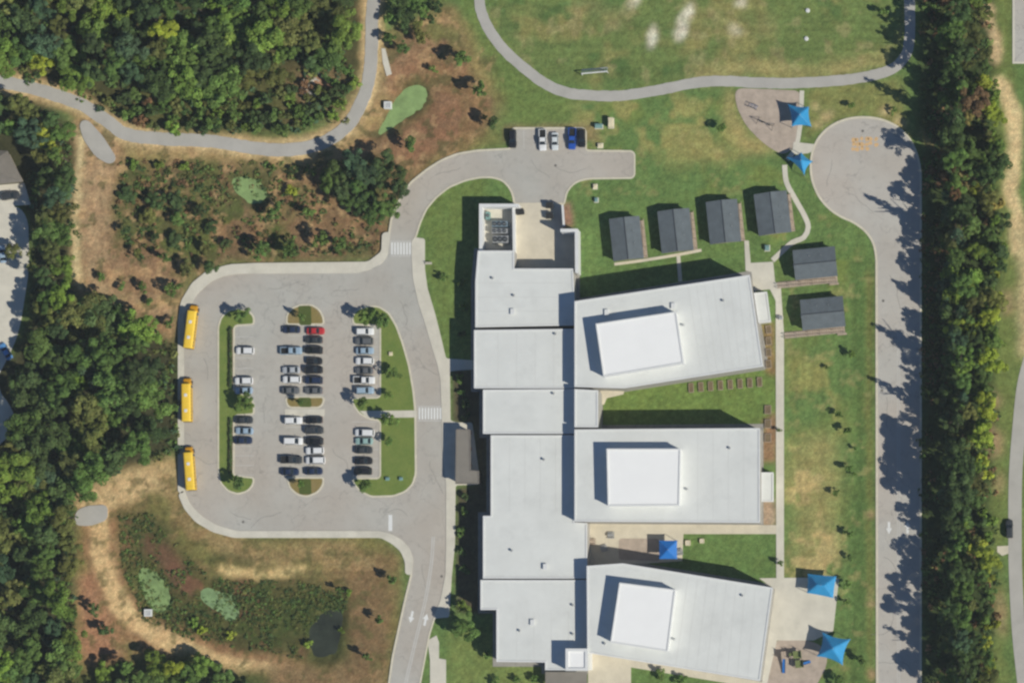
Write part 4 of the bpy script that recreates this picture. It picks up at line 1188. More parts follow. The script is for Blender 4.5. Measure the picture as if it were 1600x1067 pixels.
for bay, lst in CARS.items():
    for i, (k, x, y, h, c) in enumerate(lst):
        n_ = {'suv': 'sport utility', 'sedan': 'saloon', 'hatch': 'hatchback', 'van': 'van', 'pickup': 'pickup'}[k]
        if i == len(lst) - 1: w = 'lowest'
        else: w = ORD[i] if i == 0 else ORD[i] + ' from the top'
        car(k, x, y, h, c, f"{CN[c]} {n_} parked in the {bay}, {w}")
car('suv', 801, 217, 270, BLK, 'black sport utility parked alone at the pad end by the curved drive')
car('pickup', 848, 219, 270, WHT, 'white pickup parked on the small pad above the service yard')
car('sedan', 867, 221, 270, (0.68, 0.72, 0.72), 'off-white saloon parked on the small pad beside the white pickup')
car('pickup', 894, 217, 270, (0.02, 0.09, 0.42), 'bright blue pickup parked on the small pad')
car('suv', 909, 216, 270, BLK, 'black sport utility parked at the pad end beside the bright blue pickup')
car('suv', 1577, 826, 90, DGR, 'dark car standing beside the far eastern road')['group'] = 'vehicles on the edges'
car('sedan', 9, 549, 120, (0.12, 0.32, 0.62), 'blue car on the residential street beside the wood')['group'] = 'vehicles on the edges'
car('sedan', 4, 397, 100, LBL, 'pale blue car at the house, cut by the picture edge')['group'] = 'vehicles on the edges'
car('suv', 16, 306, 10, DGR, 'charcoal car on the driveway beside the brown roof')['group'] = 'vehicles on the edges'

def bus(px, py, rz, label, first=[None]):
    if first[0] is None:
        o = first[0] = empty('school_bus')
        hw, z0, z1 = 1.22, 0.55, 3.1
        xr, xf, xh = -5.7, 4.1, 5.75
        prof = [(0, 0), (1.0, 0.0), (1.0, 0.5), (1.0, 0.82), (0.96, 0.9)]
        sec = [(hw, z0), (hw, 2.55), (hw * 0.99, 2.72)]
        vs = []
        for x in (xr, xf):
            for y, z in [(-hw, z0), (-hw, 2.6), (hw, 2.6), (hw, z0)]: vs.append((x, y, z))
        MB().add(vs, [(0, 1, 5, 4), (2, 3, 7, 6), (0, 3, 2, 1), (4, 5, 6, 7), (1, 2, 6, 5), (0, 4, 7, 3)]).build('body', M['bus_yellow'], o)
        # rounded roof with turned-down ends
        rp = [(-1.0, 2.6), (-0.99, 2.8), (-0.9, 2.95), (-0.7, 3.05), (-0.35, 3.1), (0, 3.11), (0.35, 3.1), (0.7, 3.05), (0.9, 2.95), (0.99, 2.8), (1.0, 2.6)]
        vs, fs = [], []
        xs = [(xr - 0.02, 0.9), (xr + 0.12, 1.0), (xf - 0.15, 1.0), (xf + 0.12, 0.86)]
        for x, k in xs:
            for y, z in rp: vs.append((x, y * (hw + 0.015), 2.6 + (z - 2.6) * k))
        n = len(rp)
        for i in range(3):
            for j in range(n - 1): fs.append((i * n + j, (i + 1) * n + j, (i + 1) * n + j + 1, i * n + j + 1))
        fs += [tuple(range(n)), tuple(3 * n + j for j in range(n - 1, -1, -1))]
        ro = MB().add(vs, fs).build('roof', M['bus_roof'], o)
        for x in (-2.9, 1.2):
            h_ = MB().box(x - 0.4, x + 0.4, -0.38, 0.38, 3.08, 3.2).build('roof_hatch', M['white_paint'], ro)
        for j in range(7):
            x = xr + 0.9 + j * 1.4
            MB().box(x - 0.03, x + 0.03, -0.9, 0.9, 3.03, 3.125).build('roof_rib', M['bus_yellow'], ro)
        vs, fs = loft([(xf, 1.12, 0.6, 1.95), (xf + 0.5, 1.1, 0.6, 1.85), (xh - 0.35, 1.0, 0.6, 1.62), (xh, 0.88, 0.65, 1.35)], PROF)
        MB().add(vs, fs).build('hood', M['bus_hood'], o)
        MB().add([(xf + 0.13, -1.05, 1.9), (xf + 0.13, 1.05, 1.9), (xf + 0.02, 1.05, 2.72), (xf + 0.02, -1.05, 2.72)], [(0, 1, 2, 3)]).build('windshield', M['glass'], o)
        MB().box(xr - 0.02, xr - 0.003, -0.8, 0.8, 1.7, 2.5).build('rear_window', M['glass'], o)
        for s in (-1, 1):
            for j in range(10):
                x = xr + 0.45 + j * 0.92
                MB().box(x, x + 0.74, s * hw - 0.01, s * hw + 0.012, 1.75, 2.45).build('window', M['glass'], o)
            for z in (1.0, 1.5): MB().box(xr, xf, s * hw - 0.005, s * hw + 0.025, z, z + 0.07).build('rub_rail', M['black_trim'], o)
            MB().cyl((xh - 0.02, s * 0.68, 1.0), (xh + 0.03, s * 0.68, 1.0), 0.14, 0.13, 10).build('headlight', M['lamp_clear'], o)
            MB().box(xf + 0.5, xf + 0.62, s * 1.4 - 0.12, s * 1.4 + 0.12, 1.6, 2.1).build('mirror', M['black_trim'], o)
            for x in (-3.0, 4.7):
                w = MB().cyl((0, -0.14, 0), (0, 0.14, 0), 0.5, 0.5, 16).build('wheel', M['tyre'], o, (x, s * 1.07, 0.5))
                MB().cyl((0, s * 0.1, 0), (0, s * 0.15, 0), 0.28, 0.26, 12).build('rim', M['rim'], w)
            MB().cyl((xr - 0.03, s * 0.9, 2.75), (xr + 0.02, s * 0.9, 2.75), 0.1, 0.1, 10).build('warning_lamp', M['lamp_red'], o)
        MB().box(xr - 0.12, xr, -1.15, 1.15, 0.6, 0.85).build('bumper', M['black_trim'], o)
        MB().box(xh - 0.02, xh + 0.14, -1.05, 1.05, 0.55, 0.82).build('bumper', M['black_trim'], o)
        MB().box(xf - 0.9, xf - 0.15, -hw - 0.02, -hw + 0.01, 0.6, 2.4).build('door', M['glass'], o)
    else:
        o = copy_tree(first[0])
    o.location = (*P(px, py, 1.5), 0.03)
    o.rotation_euler = (0, 0, rz)
    tag(o, label, 'school bus', 'yellow school buses along the kerb')
bus(299, 511, math.radians(83.0), 'yellow school bus at the kerb, topmost of three, beside the brown slope')
bus(292.5, 625, math.radians(90.5), 'yellow school bus at the kerb, middle of three, beside the wood')
bus(297, 732, math.radians(94.0), 'yellow school bus at the kerb, lowest of three')

# ------------------------------------------------------------------ small furniture
def bench(px, py, rz, label, mat='timber'):
    o = empty('park_bench', (*P(px, py), 0.05), rz); tag(o, label, 'bench')
    for k in range(4): MB().box(-0.9, 0.9, -0.25 + k * 0.13, -0.15 + k * 0.13, 0.42, 0.46).build('seat_slat', M[mat], o)
    for k in range(3): MB().box(-0.9, 0.9, 0.28, 0.32, 0.5 + k * 0.14, 0.6 + k * 0.14).build('back_slat', M[mat], o)
    for s in (-0.75, 0.75): MB().box(s - 0.04, s + 0.04, -0.25, 0.3, 0, 0.42).build('leg', M['metal_dark'], o)
def table(px, py, rz, label, mat='metal_grey'):
    o = empty('picnic_table', (*P(px, py), 0.08), rz); tag(o, label, 'picnic table', 'picnic tables')
    for k in range(4): MB().box(-0.9, 0.9, -0.38 + k * 0.2, -0.21 + k * 0.2, 0.72, 0.76).build('top_board', M[mat], o)
    for s in (-1, 1):
        MB().box(-0.9, 0.9, s * 0.72 - 0.13, s * 0.72 + 0.13, 0.42, 0.46).build('seat_board', M[mat], o)
        MB().box(s * 0.65 - 0.04, s * 0.65 + 0.04, -0.75, 0.75, 0.36, 0.41).build('crossbar', M['metal_dark'], o)
        for t in (-1, 1): MB().cyl((s * 0.65, t * 0.6, 0), (s * 0.65, t * 0.25, 0.72), 0.04, 0.04, 6).build('leg', M['metal_dark'], o)
bench(670, 412, 0, 'pale bench on the lawn below the upper crosswalk', 'concrete')
table(1092, 1037, 0.1, 'picnic table at the south edge of the angled wing')
table(926, 846, 0.0, 'brown picnic table in the courtyard by the hall wall', 'timber')
table(955, 836, 0.0, 'grey picnic table on the courtyard paving above the mulch')
table(944, 856, 0.3, 'grey picnic table in the courtyard beside the mulch corner')
table(1062, 862, 0.2, 'picnic table beside the square blue canopy')
def planter(px, py, label, w=1.1):
    o = empty('planter_box', (*P(px, py), 0.0)); tag(o, label, 'planter', 'cream boxes')
    for s in (-1, 1):
        MB().box(-w / 2, w / 2, s * w / 2 - 0.06, s * w / 2 + 0.06, 0, 0.6).build('side_board', M['cream'], o)
        MB().box(s * w / 2 - 0.06, s * w / 2 + 0.06, -w / 2 + 0.061, w / 2 - 0.061, 0, 0.598).build('side_board', M['cream'], o)
    MB().box(-w / 2 + 0.06, w / 2 - 0.06, -w / 2 + 0.06, w / 2 - 0.06, 0, 0.52).build('fill', M['concrete_warm'], o)
planter(1075, 848, 'cream box planter on the courtyard grass, next to the blue canopy', 1.3)
planter(1097, 845, 'cream box planter on the courtyard grass, farther from the blue canopy', 1.1)
def cabinet(px, py, sx, sy, h, mat, label):
    o = empty('utility_cabinet', (*P(px, py), 0)); tag(o, label, 'cabinet', 'utility cabinets')
    MB().box(-sx / 2 - 0.2, sx / 2 + 0.2, -sy / 2 - 0.2, sy / 2 + 0.2, -0.1, 0.12).build('pad', M['concrete'], o)
    MB().box(-sx / 2, sx / 2, -sy / 2, sy / 2, 0.12, h).build('casing', M[mat], o)
    MB().add([(-sx / 2 - 0.05, -sy / 2 - 0.05, h), (sx / 2 + 0.05, -sy / 2 - 0.05, h), (sx / 2 + 0.05, sy / 2 + 0.05, h), (-sx / 2 - 0.05, sy / 2 + 0.05, h), (-sx / 2 + 0.1, 0, h + 0.15), (sx / 2 - 0.1, 0, h + 0.15)],
             [(0, 1, 5, 4), (2, 3, 4, 5), (1, 2, 5), (3, 0, 4)]).build('lid', M[mat], o)
cabinet(936, 198, 1.9, 1.0, 1.3, 'teal_metal', 'pale teal utility cabinet on the lawn past the blue pickup')
cabinet(955, 193, 1.2, 2.4, 1.8, 'cream', 'tall tan utility cabinet on the lawn past the parking pad')
cabinet(938, 228, 1.2, 1.0, 0.7, 'cream', 'low tan cabinet beside the dead-end drive')
cabinet(930, 292, 0.9, 1.1, 0.7, 'cream', 'cream cabinet on the lawn below the dead-end drive')
cabinet(932, 313, 0.8, 1.0, 0.8, 'teal_metal', 'small pale teal cabinet between the drive and the first portable')
cabinet(1199, 388, 1.1, 1.3, 1.0, 'teal_metal', 'pale teal cabinet on grass beside the walk to the portables')
cabinet(611, 553, 0.9, 0.9, 0.6, 'cream', 'cream cabinet on the island lawn, nearest the white cars')
cabinet(606, 748, 1.0, 0.8, 0.7, 'teal_metal', 'pale teal cabinet at the island lawn bottom, left of two')
cabinet(627, 748, 0.9, 0.8, 0.7, 'teal_metal', 'pale teal cabinet at the island lawn bottom, right of two')
cabinet(1220, 497, 0.9, 0.9, 1.0, 'metal_grey', 'grey cabinet on the east walk by the wing porch')
def outlet(px, py, label):
    o = empty('outlet_box', (*P(px, py), gz(px, py))); tag(o, label, 'drain box', 'concrete pond outlet boxes')
    MB().ring([(-0.95, -0.95), (0.95, -0.95), (0.95, 0.95), (-0.95, 0.95)], [(-0.65, -0.65), (0.65, -0.65), (0.65, 0.65), (-0.65, 0.65)], -0.6, 1.3).build('box_wall', M['white_paint'], o)
    MB().box(-0.66, 0.66, -0.66, 0.66, 1.05, 1.15).build('lid', M['white_paint'], o)
    for k in range(5): MB().box(-0.6 + k * 0.27, -0.52 + k * 0.27, -0.64, 0.64, 1.15, 1.22).build('grate_bar', M['metal_grey'], o)
outlet(606, 165, 'white outlet box standing beside the upper algae pond')
outlet(231, 957, 'white outlet box standing beside the lower algae pond')
def goal(px, py, w, rz, label):
    o = empty('soccer_goal', (*P(px, py), 0), rz); tag(o, label, 'goal')
    for s in (-1, 1):
        MB().cyl((s * w / 2, 0, 0), (s * w / 2, 0, 2.2), 0.12, 0.12, 8).build('post', M['white_paint'], o)
        MB().cyl((s * w / 2, 0, 2.2), (s * w / 2, 1.4, 0.05), 0.05, 0.05, 6).build('stay', M['white_paint'], o)
    MB().cyl((-w / 2, 0, 2.2), (w / 2, 0, 2.2), 0.16, 0.16, 8).build('crossbar', M['white_paint'], o)
    MB().cyl((-w / 2, 1.4, 0.1), (w / 2, 1.4, 0.1), 0.08, 0.08, 6).build('ground_bar', M['white_paint'], o)
    n = MB()
    for k in range(25):
        x = -w / 2 + w * k / 24
        n.cyl((x, 0, 2.15), (x, 1.4, 0.1), 0.02, 0.02, 3, False)
    for k in range(9):
        t = k / 8
        n.cyl((-w / 2, 1.4 * t, 2.15 - 2.05 * t), (w / 2, 1.4 * t, 2.15 - 2.05 * t), 0.02, 0.02, 3, False)
    tag(n.build('net', M['white_paint'], o), kind='stuff')
goal(930, 116, 6.8, math.radians(5), 'white soccer goal on the playing field beside the track path')
def court_post(px, py, label):
    o = empty('field_marker', (*P(px, py), 0)); tag(o, label, 'marker', 'white markers on the field')
    MB().cyl((0, 0, 0), (0, 0, 0.35), 0.6, 0.5, 14).build('base', M['white_paint'], o)
    MB().cyl((0, 0, 0.35), (0, 0, 1.6), 0.06, 0.05, 8).build('post', M['metal_grey'], o)
court_post(1262, 17, 'white round-based marker on the field, topmost of two')
court_post(1260, 61, 'white round-based marker on the field, lower of two')

# raised garden beds
def bed(px, py, rz, w, l, label):
    o = empty('raised_bed', (*P(px, py), 0.0), rz); tag(o, label, 'raised bed', 'timber raised garden beds')
    for s in (-1, 1):
        MB().box(-w / 2, w / 2, s * l / 2 - 0.05, s * l / 2 + 0.05, 0, 0.42).build('side_board', M['timber'], o)
        MB().box(s * w / 2 - 0.05, s * w / 2 + 0.05, -l / 2 + 0.051, l / 2 - 0.051, 0, 0.418).build('side_board', M['timber'], o)
    MB().box(-w / 2 + 0.05, w / 2 - 0.05, -l / 2 + 0.05, l / 2 - 0.05, 0, 0.36).build('soil', M['soil'], o)
for k in range(8):
    bed(1080 + k * 15.3, 606 - k * 1.3, 0.05, 1.2, 2.4, f'timber raised bed on grass below the angled wing, {ORD[k].replace("topmost", "first")} from the halls')
for k in range(4):
    bed(1201, 515 + k * 18, 0.1, 1.3, 2.0, f'small raised bed between the angled wing and the walk, {["topmost", "second from the top", "third from the top", "lowest"][k]}')
for k in range(3):
    bed(1200, 640 + k * 22, 0.0, 1.6, 2.2, f'small raised bed beside the middle wing and the walk, {["topmost", "middle", "lowest"][k]} of three')

# play equipment
ps = empty('play_structure', (*P(1243, 1032, 1.5), 0.06), 0.1)
tag(ps, 'climbing structure with green decks and blue slides on the mulch', 'play structure')
for k, (x, y, z) in enumerate(((-2.6, 1.8, 1.2), (0.6, 1.6, 1.5), (0.9, -0.9, 1.0))):
    d = MB().box(x - 1.1, x + 1.1, y - 1.0, y + 1.0, z - 0.08, z).build('deck', M['green_plastic'] if k else M['timber'], ps)
    for sx in (-1, 1):
        for sy in (-1, 1):
            MB().cyl((x + sx * 1.05, y + sy * 0.95, 0), (x + sx * 1.05, y + sy * 0.95, z + 1.2), 0.06, 0.06, 6).build('post', M['metal_dark'], ps)
        MB().box(x + sx * 1.05 - 0.02, x + sx * 1.05 + 0.02, y - 0.9, y + 0.9, z + 0.1, z + 0.8).build('panel', M['green_plastic'] if k == 1 else M['metal_dark'], ps)
def slide(p0, p1, w, par):
    p0, p1 = Vector(p0), Vector(p1)
    d = (p1 - p0); d.z = 0; d.normalize(); n = Vector((-d.y, d.x, 0)) * w / 2
    vs = []
    for t, zz in ((0, p0.z), (0.15, p0.z - 0.05), (0.8, p1.z + 0.2), (1, p1.z + 0.1)):
        c = p0 + (p1 - p0) * t; c.z = zz
        vs += [c + n + Vector((0, 0, 0.2)), c + n, c - n, c - n + Vector((0, 0, 0.2))]
    fs = [(4 * i + k, 4 * i + k + 1, 4 * i + 5 + k, 4 * i + 4 + k) for i in range(3) for k in range(3)]
    MB().add(vs, fs).build('slide', M['blue_plastic'], par)
slide((-3.0, 0.8, 1.15), (-3.5, -2.9, 0.05), 0.75, ps)
slide((1.9, -1.0, 1.0), (3.9, -0.6, 0.05), 0.7, ps)
MB().cyl((-1.5, 1.9, 1.3), (-0.4, 1.8, 1.4), 0.5, 0.5, 12, False).build('tunnel', M['green_plastic'], ps)
sw = empty('swing_set', (*P(1196, 193, 1.0), 0.07), math.radians(-24)); tag(sw, 'dark swing set standing on the tan playground below the track path', 'swing set')
for s in (-1, 1):
    for t in (-1, 1): MB().cyl((s * 2.2, t * 1.0, 0), (s * 2.1, 0, 2.3), 0.06, 0.06, 6).build('leg', M['metal_dark'], sw)
    MB().box(s * 1.0 - 0.3, s * 1.0 + 0.3, -0.12, 0.12, 0.5, 0.55).build('seat', M['black_trim'], sw)
    for t in (-0.25, 0.25): MB().cyl((s * 1.0 + t, 0, 0.53), (s * 1.0 + t, 0, 2.3), 0.02, 0.02, 4).build('chain', M['metal_grey'], sw)
MB().cyl((-2.2, 0, 2.3), (2.2, 0, 2.3), 0.09, 0.09, 8).build('top_bar', M['metal_dark'], sw)
cl = empty('climbing_arch', (*P(1176, 166, 0.8), 0.07), math.radians(-22)); tag(cl, 'small dark climbing arch at the upper corner of the tan playground', 'climber')
for s in (-0.5, 0.5):
    pts = [(1.3 * math.cos(t), s, 1.7 * math.sin(t)) for t in (math.pi * k / 8 for k in range(9))]
    m_ = MB()
    for a, b_ in zip(pts, pts[1:]): m_.cyl(a, b_, 0.06, 0.06, 6)
    m_.build('side_rail', M['metal_dark'], cl)
for k in range(1, 8):
    t = math.pi * k / 8
    MB().cyl((1.3 * math.cos(t), -0.5, 1.7 * math.sin(t)), (1.3 * math.cos(t), 0.5, 1.7 * math.sin(t)), 0.04, 0.04, 6).build('rung', M['blue_plastic'], cl)

# house on the far west
hs = empty('house', (0, 0, 0)); tag(hs, 'house with a brown-grey hipped roof at the picture edge beside the wood', 'house')
c4 = [P(*p, 3.2) for p in ((-130, 225), (12, 236), (36, 284), (-130, 300))]
hp = [P(-90, 262, 6.5), P(-25, 261, 6.5)]
MB().prism(offset(c4 if area(c4) > 0 else c4[::-1], -0.5), -0.1, 3.2).build('wall', M['siding'], hs)
e = [(*p, 3.2) for p in c4]; r_ = [(*p, 6.5) for p in hp]
for f in ([e[0], e[1], r_[1], r_[0]], [e[1], e[2], r_[1]], [e[2], e[3], r_[0], r_[1]], [e[3], e[0], r_[0]]):
    MB().add(f, [tuple(range(len(f)))]).build('roof_slope', M['shingle_brown'], hs)
MB().box(hp[0][0] + 3, hp[0][0] + 4, hp[0][1] + 1, hp[0][1] + 2, 4, 7).build('chimney', M['brick'], hs)

# ------------------------------------------------------------------ trees and shrubs
def leaf_cloud(lobes, n, size, r, flat=0.75, up=0.35):
    """leaf faces spread over a set of lobes (centre, radius); returns coords, faces, shade values"""
    cen = np.array([l[0] for l in lobes]); rad = np.array([l[1] for l in lobes])
    w = rad ** 2; w = w / w.sum()
    k = r.choice(len(lobes), n, p=w)
    d = r.normal(size=(n, 3)); d /= np.linalg.norm(d, axis=1)[:, None]
    d[:, 2] = np.where(d[:, 2] < -0.45, -d[:, 2], d[:, 2])
    rr = rad[k] * (1 - 0.35 * r.random(n) ** 2)
    p = cen[k] + d * rr[:, None] * np.array([1, 1, flat])
    nrm = d + r.normal(size=(n, 3)) * 0.55 + np.array([0, 0, up])
    nrm /= np.linalg.norm(nrm, axis=1)[:, None]
    a = np.cross(nrm, r.normal(size=(n, 3))); a /= np.linalg.norm(a, axis=1)[:, None]
    b_ = np.cross(nrm, a)
    s = size * (0.6 + 0.8 * r.random(n))[:, None]
    q = np.stack([p - a * s - b_ * s * 0.6, p + a * s - b_ * s * 0.6 * r.random((n, 1)), p + a * s * 0.7 + b_ * s * 0.7, p - a * s * 0.6 + b_ * s * 0.8], 1)
    lobe_sh = 0.72 + 0.56 * r.random(len(lobes))
    sh = lobe_sh[k] * (0.86 + 0.28 * r.random(n))
    return q.reshape(-1, 3), sh
def leaf_mesh(name, q, sh, tint=0.12, r=rng):
    n = len(q) // 4
    me = bpy.data.meshes.new(name)
    me.from_pydata(q.tolist(), [], np.arange(4 * n).reshape(-1, 4).tolist())
    ca = me.color_attributes.new('shade', 'FLOAT_COLOR', 'POINT')
    c = np.ones((n, 4))
    if sh.ndim == 1:
        wob = 1 + (r.random((n, 3)) - 0.5) * tint
        c[:, :3] = sh[:, None] * wob
    else:
        c[:, :3] = sh
    ca.data.foreach_set('color', np.repeat(c, 4, 0).ravel())
    me.materials.append(M['leaf'])
    return me
def broad_crown(seed, nl=24, n=3000, size=0.05, lr=(0.17, 0.34)):
    """uneven crown of about unit radius whose base is at z 0 and top near 1.5"""
    r = np.random.default_rng(seed)
    ex, ey = 0.85 + 0.3 * r.random(), 0.85 + 0.3 * r.random()
    ph = r.random(3) * 6.28
    lobes = [((0, 0, 0.7), 0.42)]
    for k in range(nl):
        t = 2 * math.pi * r.random()
        rad = (0.15 + 0.75 * math.sqrt(r.random())) * (1 + 0.18 * math.sin(2 * t + ph[0]) + 0.14 * math.sin(3 * t + ph[1]))
        top = 1.25 * math.sqrt(max(0.05, 1 - (rad / 1.15) ** 2))
        z = top * (0.55 + 0.45 * r.random()) + 0.05 * r.normal()
        lobes.append(((rad * ex * math.cos(t), rad * ey * math.sin(t), z), lr[0] + (lr[1] - lr[0]) * r.random()))
    return leaf_mesh('crown', *leaf_cloud(lobes, n, size, r), r=r)
def pine_crown(seed, n=1300):
    r = np.random.default_rng(seed)
    lobes = []
    for k in range(22):
        h = k / 21
        rad = (1 - h) ** 0.8 * 0.8
        t = k * 2.4 + r.random()
        lobes.append(((rad * 0.65 * math.cos(t), rad * 0.65 * math.sin(t), 0.1 + h * 3.2), 0.18 + 0.3 * (1 - h)))
    return leaf_mesh('crown', *leaf_cloud(lobes, n, 0.085, r, 0.5), r=r)
def trunk_mesh(seed, top=1.0):
    """trunk of unit height with limbs reaching into the crown"""
    r = random.Random(seed)
    m = MB().cyl((0, 0, -0.03), (0.01, 0.01, 0.45), 0.028, 0.02, 8).cyl((0.01, 0.01, 0.45), (0.0, 0.0, 0.92), 0.02, 0.006, 7)
    for k in range(6):
        t = k * 1.05 + r.random() * 0.5
        z = 0.38 + 0.07 * k
        m.cyl((0.01, 0.01, z), (0.2 * math.cos(t), 0.2 * math.sin(t), z + 0.2), 0.012, 0.004, 5)
    return m.mesh('trunk', M['bark'])
BROAD = [broad_crown(100 + k) for k in range(9)]
SMALL = [broad_crown(200 + k, 12, 520, 0.11, (0.22, 0.4)) for k in range(5)]
SHRUB = [broad_crown(260 + k, 8, 300, 0.14, (0.25, 0.42)) for k in range(5)]
PINE = [pine_crown(300 + k) for k in range(4)]
TRUNK = [trunk_mesh(k) for k in range(4)]
LEAF = {
 'dark green': lin(86, 108, 62), 'mid green': lin(108, 136, 68), 'bright green': lin(132, 158, 68), 'yellow-green': lin(164, 176, 66), 'olive': lin(122, 128, 70),
 'golden': lin(170, 154, 86), 'rust brown': lin(146, 114, 82), 'blue-green': lin(84, 110, 78)}
def tree(px, py, r_, h, colour, kind='broad', name='tree'):
    """r_ crown radius in metres, h total height; the pixel is where its crown shows"""
    z = gz(px, py) if (0 <= px <= 640) else -0.02
    x, y = P(px, py, h * 0.75)
    o = empty(name, (x, y, z), random.uniform(0, 6.28))
    if kind == 'pine':
        me_, ch_ = random.choice(PINE), h * 0.86
        sc = (r_ / 0.75, r_ / 0.75, ch_ / 3.5)
    else:
        me_ = random.choice({'broad': BROAD, 'small': SMALL, 'shrub': SHRUB}[kind])
        ch_ = min(h * 0.8, r_ * 2.0) if kind == 'broad' else h * (0.75 if kind == 'small' else 0.98)
        sc = (r_, r_ * random.uniform(0.88, 1.1), ch_ / 1.45)
    c = link('crown', me_, o, (0, 0, h - ch_))
    c.scale = sc
    f = random.uniform(0.66, 1.12)
    base = LEAF[colour]
    c.color = (base[0] * f * random.uniform(0.92, 1.08), base[1] * f, base[2] * f * random.uniform(0.9, 1.1), 1)
    t = link('trunk', random.choice(TRUNK), o)
    k = h * (0.75 if kind != 'pine' else 0.95)
    t.scale = (max(k * 0.6, r_ * 0.8), max(k * 0.6, r_ * 0.8), k)
    return o
def nth(n):
    return f"{n}{'th' if 10 <= n % 100 <= 20 else {1: 'st', 2: 'nd', 3: 'rd'}.get(n % 10, 'th')}"
def wood(poly, spacing, rad, hgt, colours, place, kinds=('broad',), axis='y', seed=1, group=None, extra=()):
    rr = random.Random(seed)
    x0, x1 = min(p[0] for p in poly), max(p[0] for p in poly)
    y0, y1 = min(p[1] for p in poly), max(p[1] for p in poly)
    pts = []
    tries = 0
    while tries < 6000:
        tries += 1
        p = (rr.uniform(x0, x1), rr.uniform(y0, y1))
        if not (-14 < p[0] < 1614 and -14 < p[1] < 1081): continue
        if not inside(poly, np.array(p[0]), np.array(p[1])): continue
        if all((p[0] - q[0]) ** 2 + (p[1] - q[1]) ** 2 > spacing ** 2 for q in pts): pts.append(p)
    pts += list(extra)
    if axis == 'y': pts.sort(key=lambda p: p[1]); end = 'from the top'
    else: pts.sort(); end = 'from the left'
    for i, p in enumerate(pts):
        kd = rr.choice(kinds)
        c = rr.choices(list(colours), list(colours.values()))[0]
        r_ = rr.uniform(*rad); h = rr.uniform(*hgt)
        if kd == 'pine': r_ *= 0.75; h *= 1.2
        shape = {'pine': 'conifer', 'broad': 'small tree' if h < 8 else 'broadleaf tree', 'small': 'young tree', 'shrub': 'bush'}[kd]
        o = tree(p[0], p[1], r_, h, c, kd, {'pine': 'conifer_tree', 'broad': 'small_broadleaf_tree' if h < 8 else 'broadleaf_tree', 'small': 'young_tree', 'shrub': 'bush'}[kd])
        tag(o, f"{c} {shape} {place}, {nth(i + 1)} {end}", 'bush' if kd == 'shrub' else 'tree', group or ('trees ' + place))
GREENS = {'dark green': 4, 'mid green': 4, 'bright green': 1.6, 'olive': 3, 'blue-green': 1, 'yellow-green': 0.2}
wood([(-30, -30), (548, -30), (540, 60), (528, 92), (490, 102), (420, 115), (390, 140), (300, 135), (200, 120), (120, 118), (60, 100), (-30, 88)], 28, (2.2, 5.8), (7, 16), GREENS, 'in the wood above the gravel path', ('broad',), 'x', 1)
wood([(45, 165), (80, 175), (100, 200), (101, 300), (97, 400), (98, 470), (72, 480), (66, 400), (68, 300), (52, 225), (0, 195), (-30, 190), (-30, 155)], 24, (2.2, 4.0), (8, 14), GREENS, 'between the dirt track and the street', ('broad',), 'y', 2)
wood([(62, 480), (190, 485), (240, 505), (248, 545), (250, 685), (200, 715), (130, 752), (105, 800), (112, 900), (118, 1000), (112, 1110), (-30, 1110), (-30, 720), (25, 690), (48, 640), (40, 600), (58, 540)], 30, (2.4, 6.2), (7, 17), GREENS, 'in the wood behind the buses', ('broad',), 'y', 3)
wood([(1478, -50), (1530, -50), (1545, 100), (1560, 160), (1562, 330), (1564, 420), (1550, 560), (1538, 700), (1542, 820), (1545, 1110), (1508, 1110), (1500, 900), (1492, 700), (1486, 500), (1484, 300)], 24, (1.6, 3.9), (8, 18), {'dark green': 2.5, 'mid green': 4, 'bright green': 3, 'olive': 1.5, 'yellow-green': 1.4, 'golden': 0.3, 'rust brown': 0.6}, 'in the strip wood beside the long road', ('broad', 'broad', 'broad', 'pine'), 'y', 4)
wood([(1486, -40), (1504, -40), (1508, 300), (1506, 700), (1514, 1110), (1502, 1110), (1494, 700), (1490, 300)], 34, (2.4, 3.6), (13, 21), {'dark green': 3, 'mid green': 3, 'blue-green': 1}, 'on the road side of the strip wood', ('broad', 'broad', 'pine'), 'y', 14)
wood([(1480, 180), (1492, 180), (1492, 700), (1496, 1081), (1484, 1081), (1480, 700)], 21, (2.4, 3.4), (9, 12), {'dark green': 4, 'mid green': 1, 'blue-green': 1}, 'on the shaded verge of the long road', ('pine', 'broad'), 'y', 16)
wood([(1538, 90), (1556, 120), (1562, 330), (1566, 420), (1552, 560), (1540, 700), (1548, 820), (1548, 1090), (1532, 1090), (1528, 700), (1540, 500), (1546, 300)], 20, (1.4, 2.6), (4, 9), {'bright green': 3, 'yellow-green': 2.5, 'mid green': 2, 'golden': 0.3}, 'on the far side of the strip wood', ('broad', 'shrub'), 'y', 15)
wood([(610, -20), (690, -20), (685, 40), (655, 60), (640, 78), (616, 82), (606, 60)], 18, (1.2, 2.4), (3.5, 7), {'dark green': 2, 'mid green': 3, 'olive': 3}, 'in the thicket beside the brown slope', ('broad',), 'y', 5)
wood([(520, 245), (600, 250), (628, 285), (612, 325), (570, 335), (530, 320), (512, 285)], 23, (2.2, 3.8), (8, 12), {'dark green': 6, 'mid green': 2, 'blue-green': 1}, 'in the clump beside the drive bend', ('broad',), 'y', 6)
wood([(185, 300), (260, 290), (330, 330), (355, 380), (345, 415), (300, 425), (240, 415), (195, 380)], 29, (1.2, 2.6), (2.5, 6), {'dark green': 4, 'mid green': 2, 'olive': 3}, 'in the brush above the car park corner', ('broad',), 'y', 7)
wood([(150, 1050), (205, 1030), (300, 1035), (390, 1062), (410, 1110), (140, 1110)], 25, (2.2, 3.6), (5, 9), {'dark green': 3, 'mid green': 3, 'bright green': 1, 'yellow-green': 1}, 'in the copse at the bottom edge', ('broad',), 'x', 8)
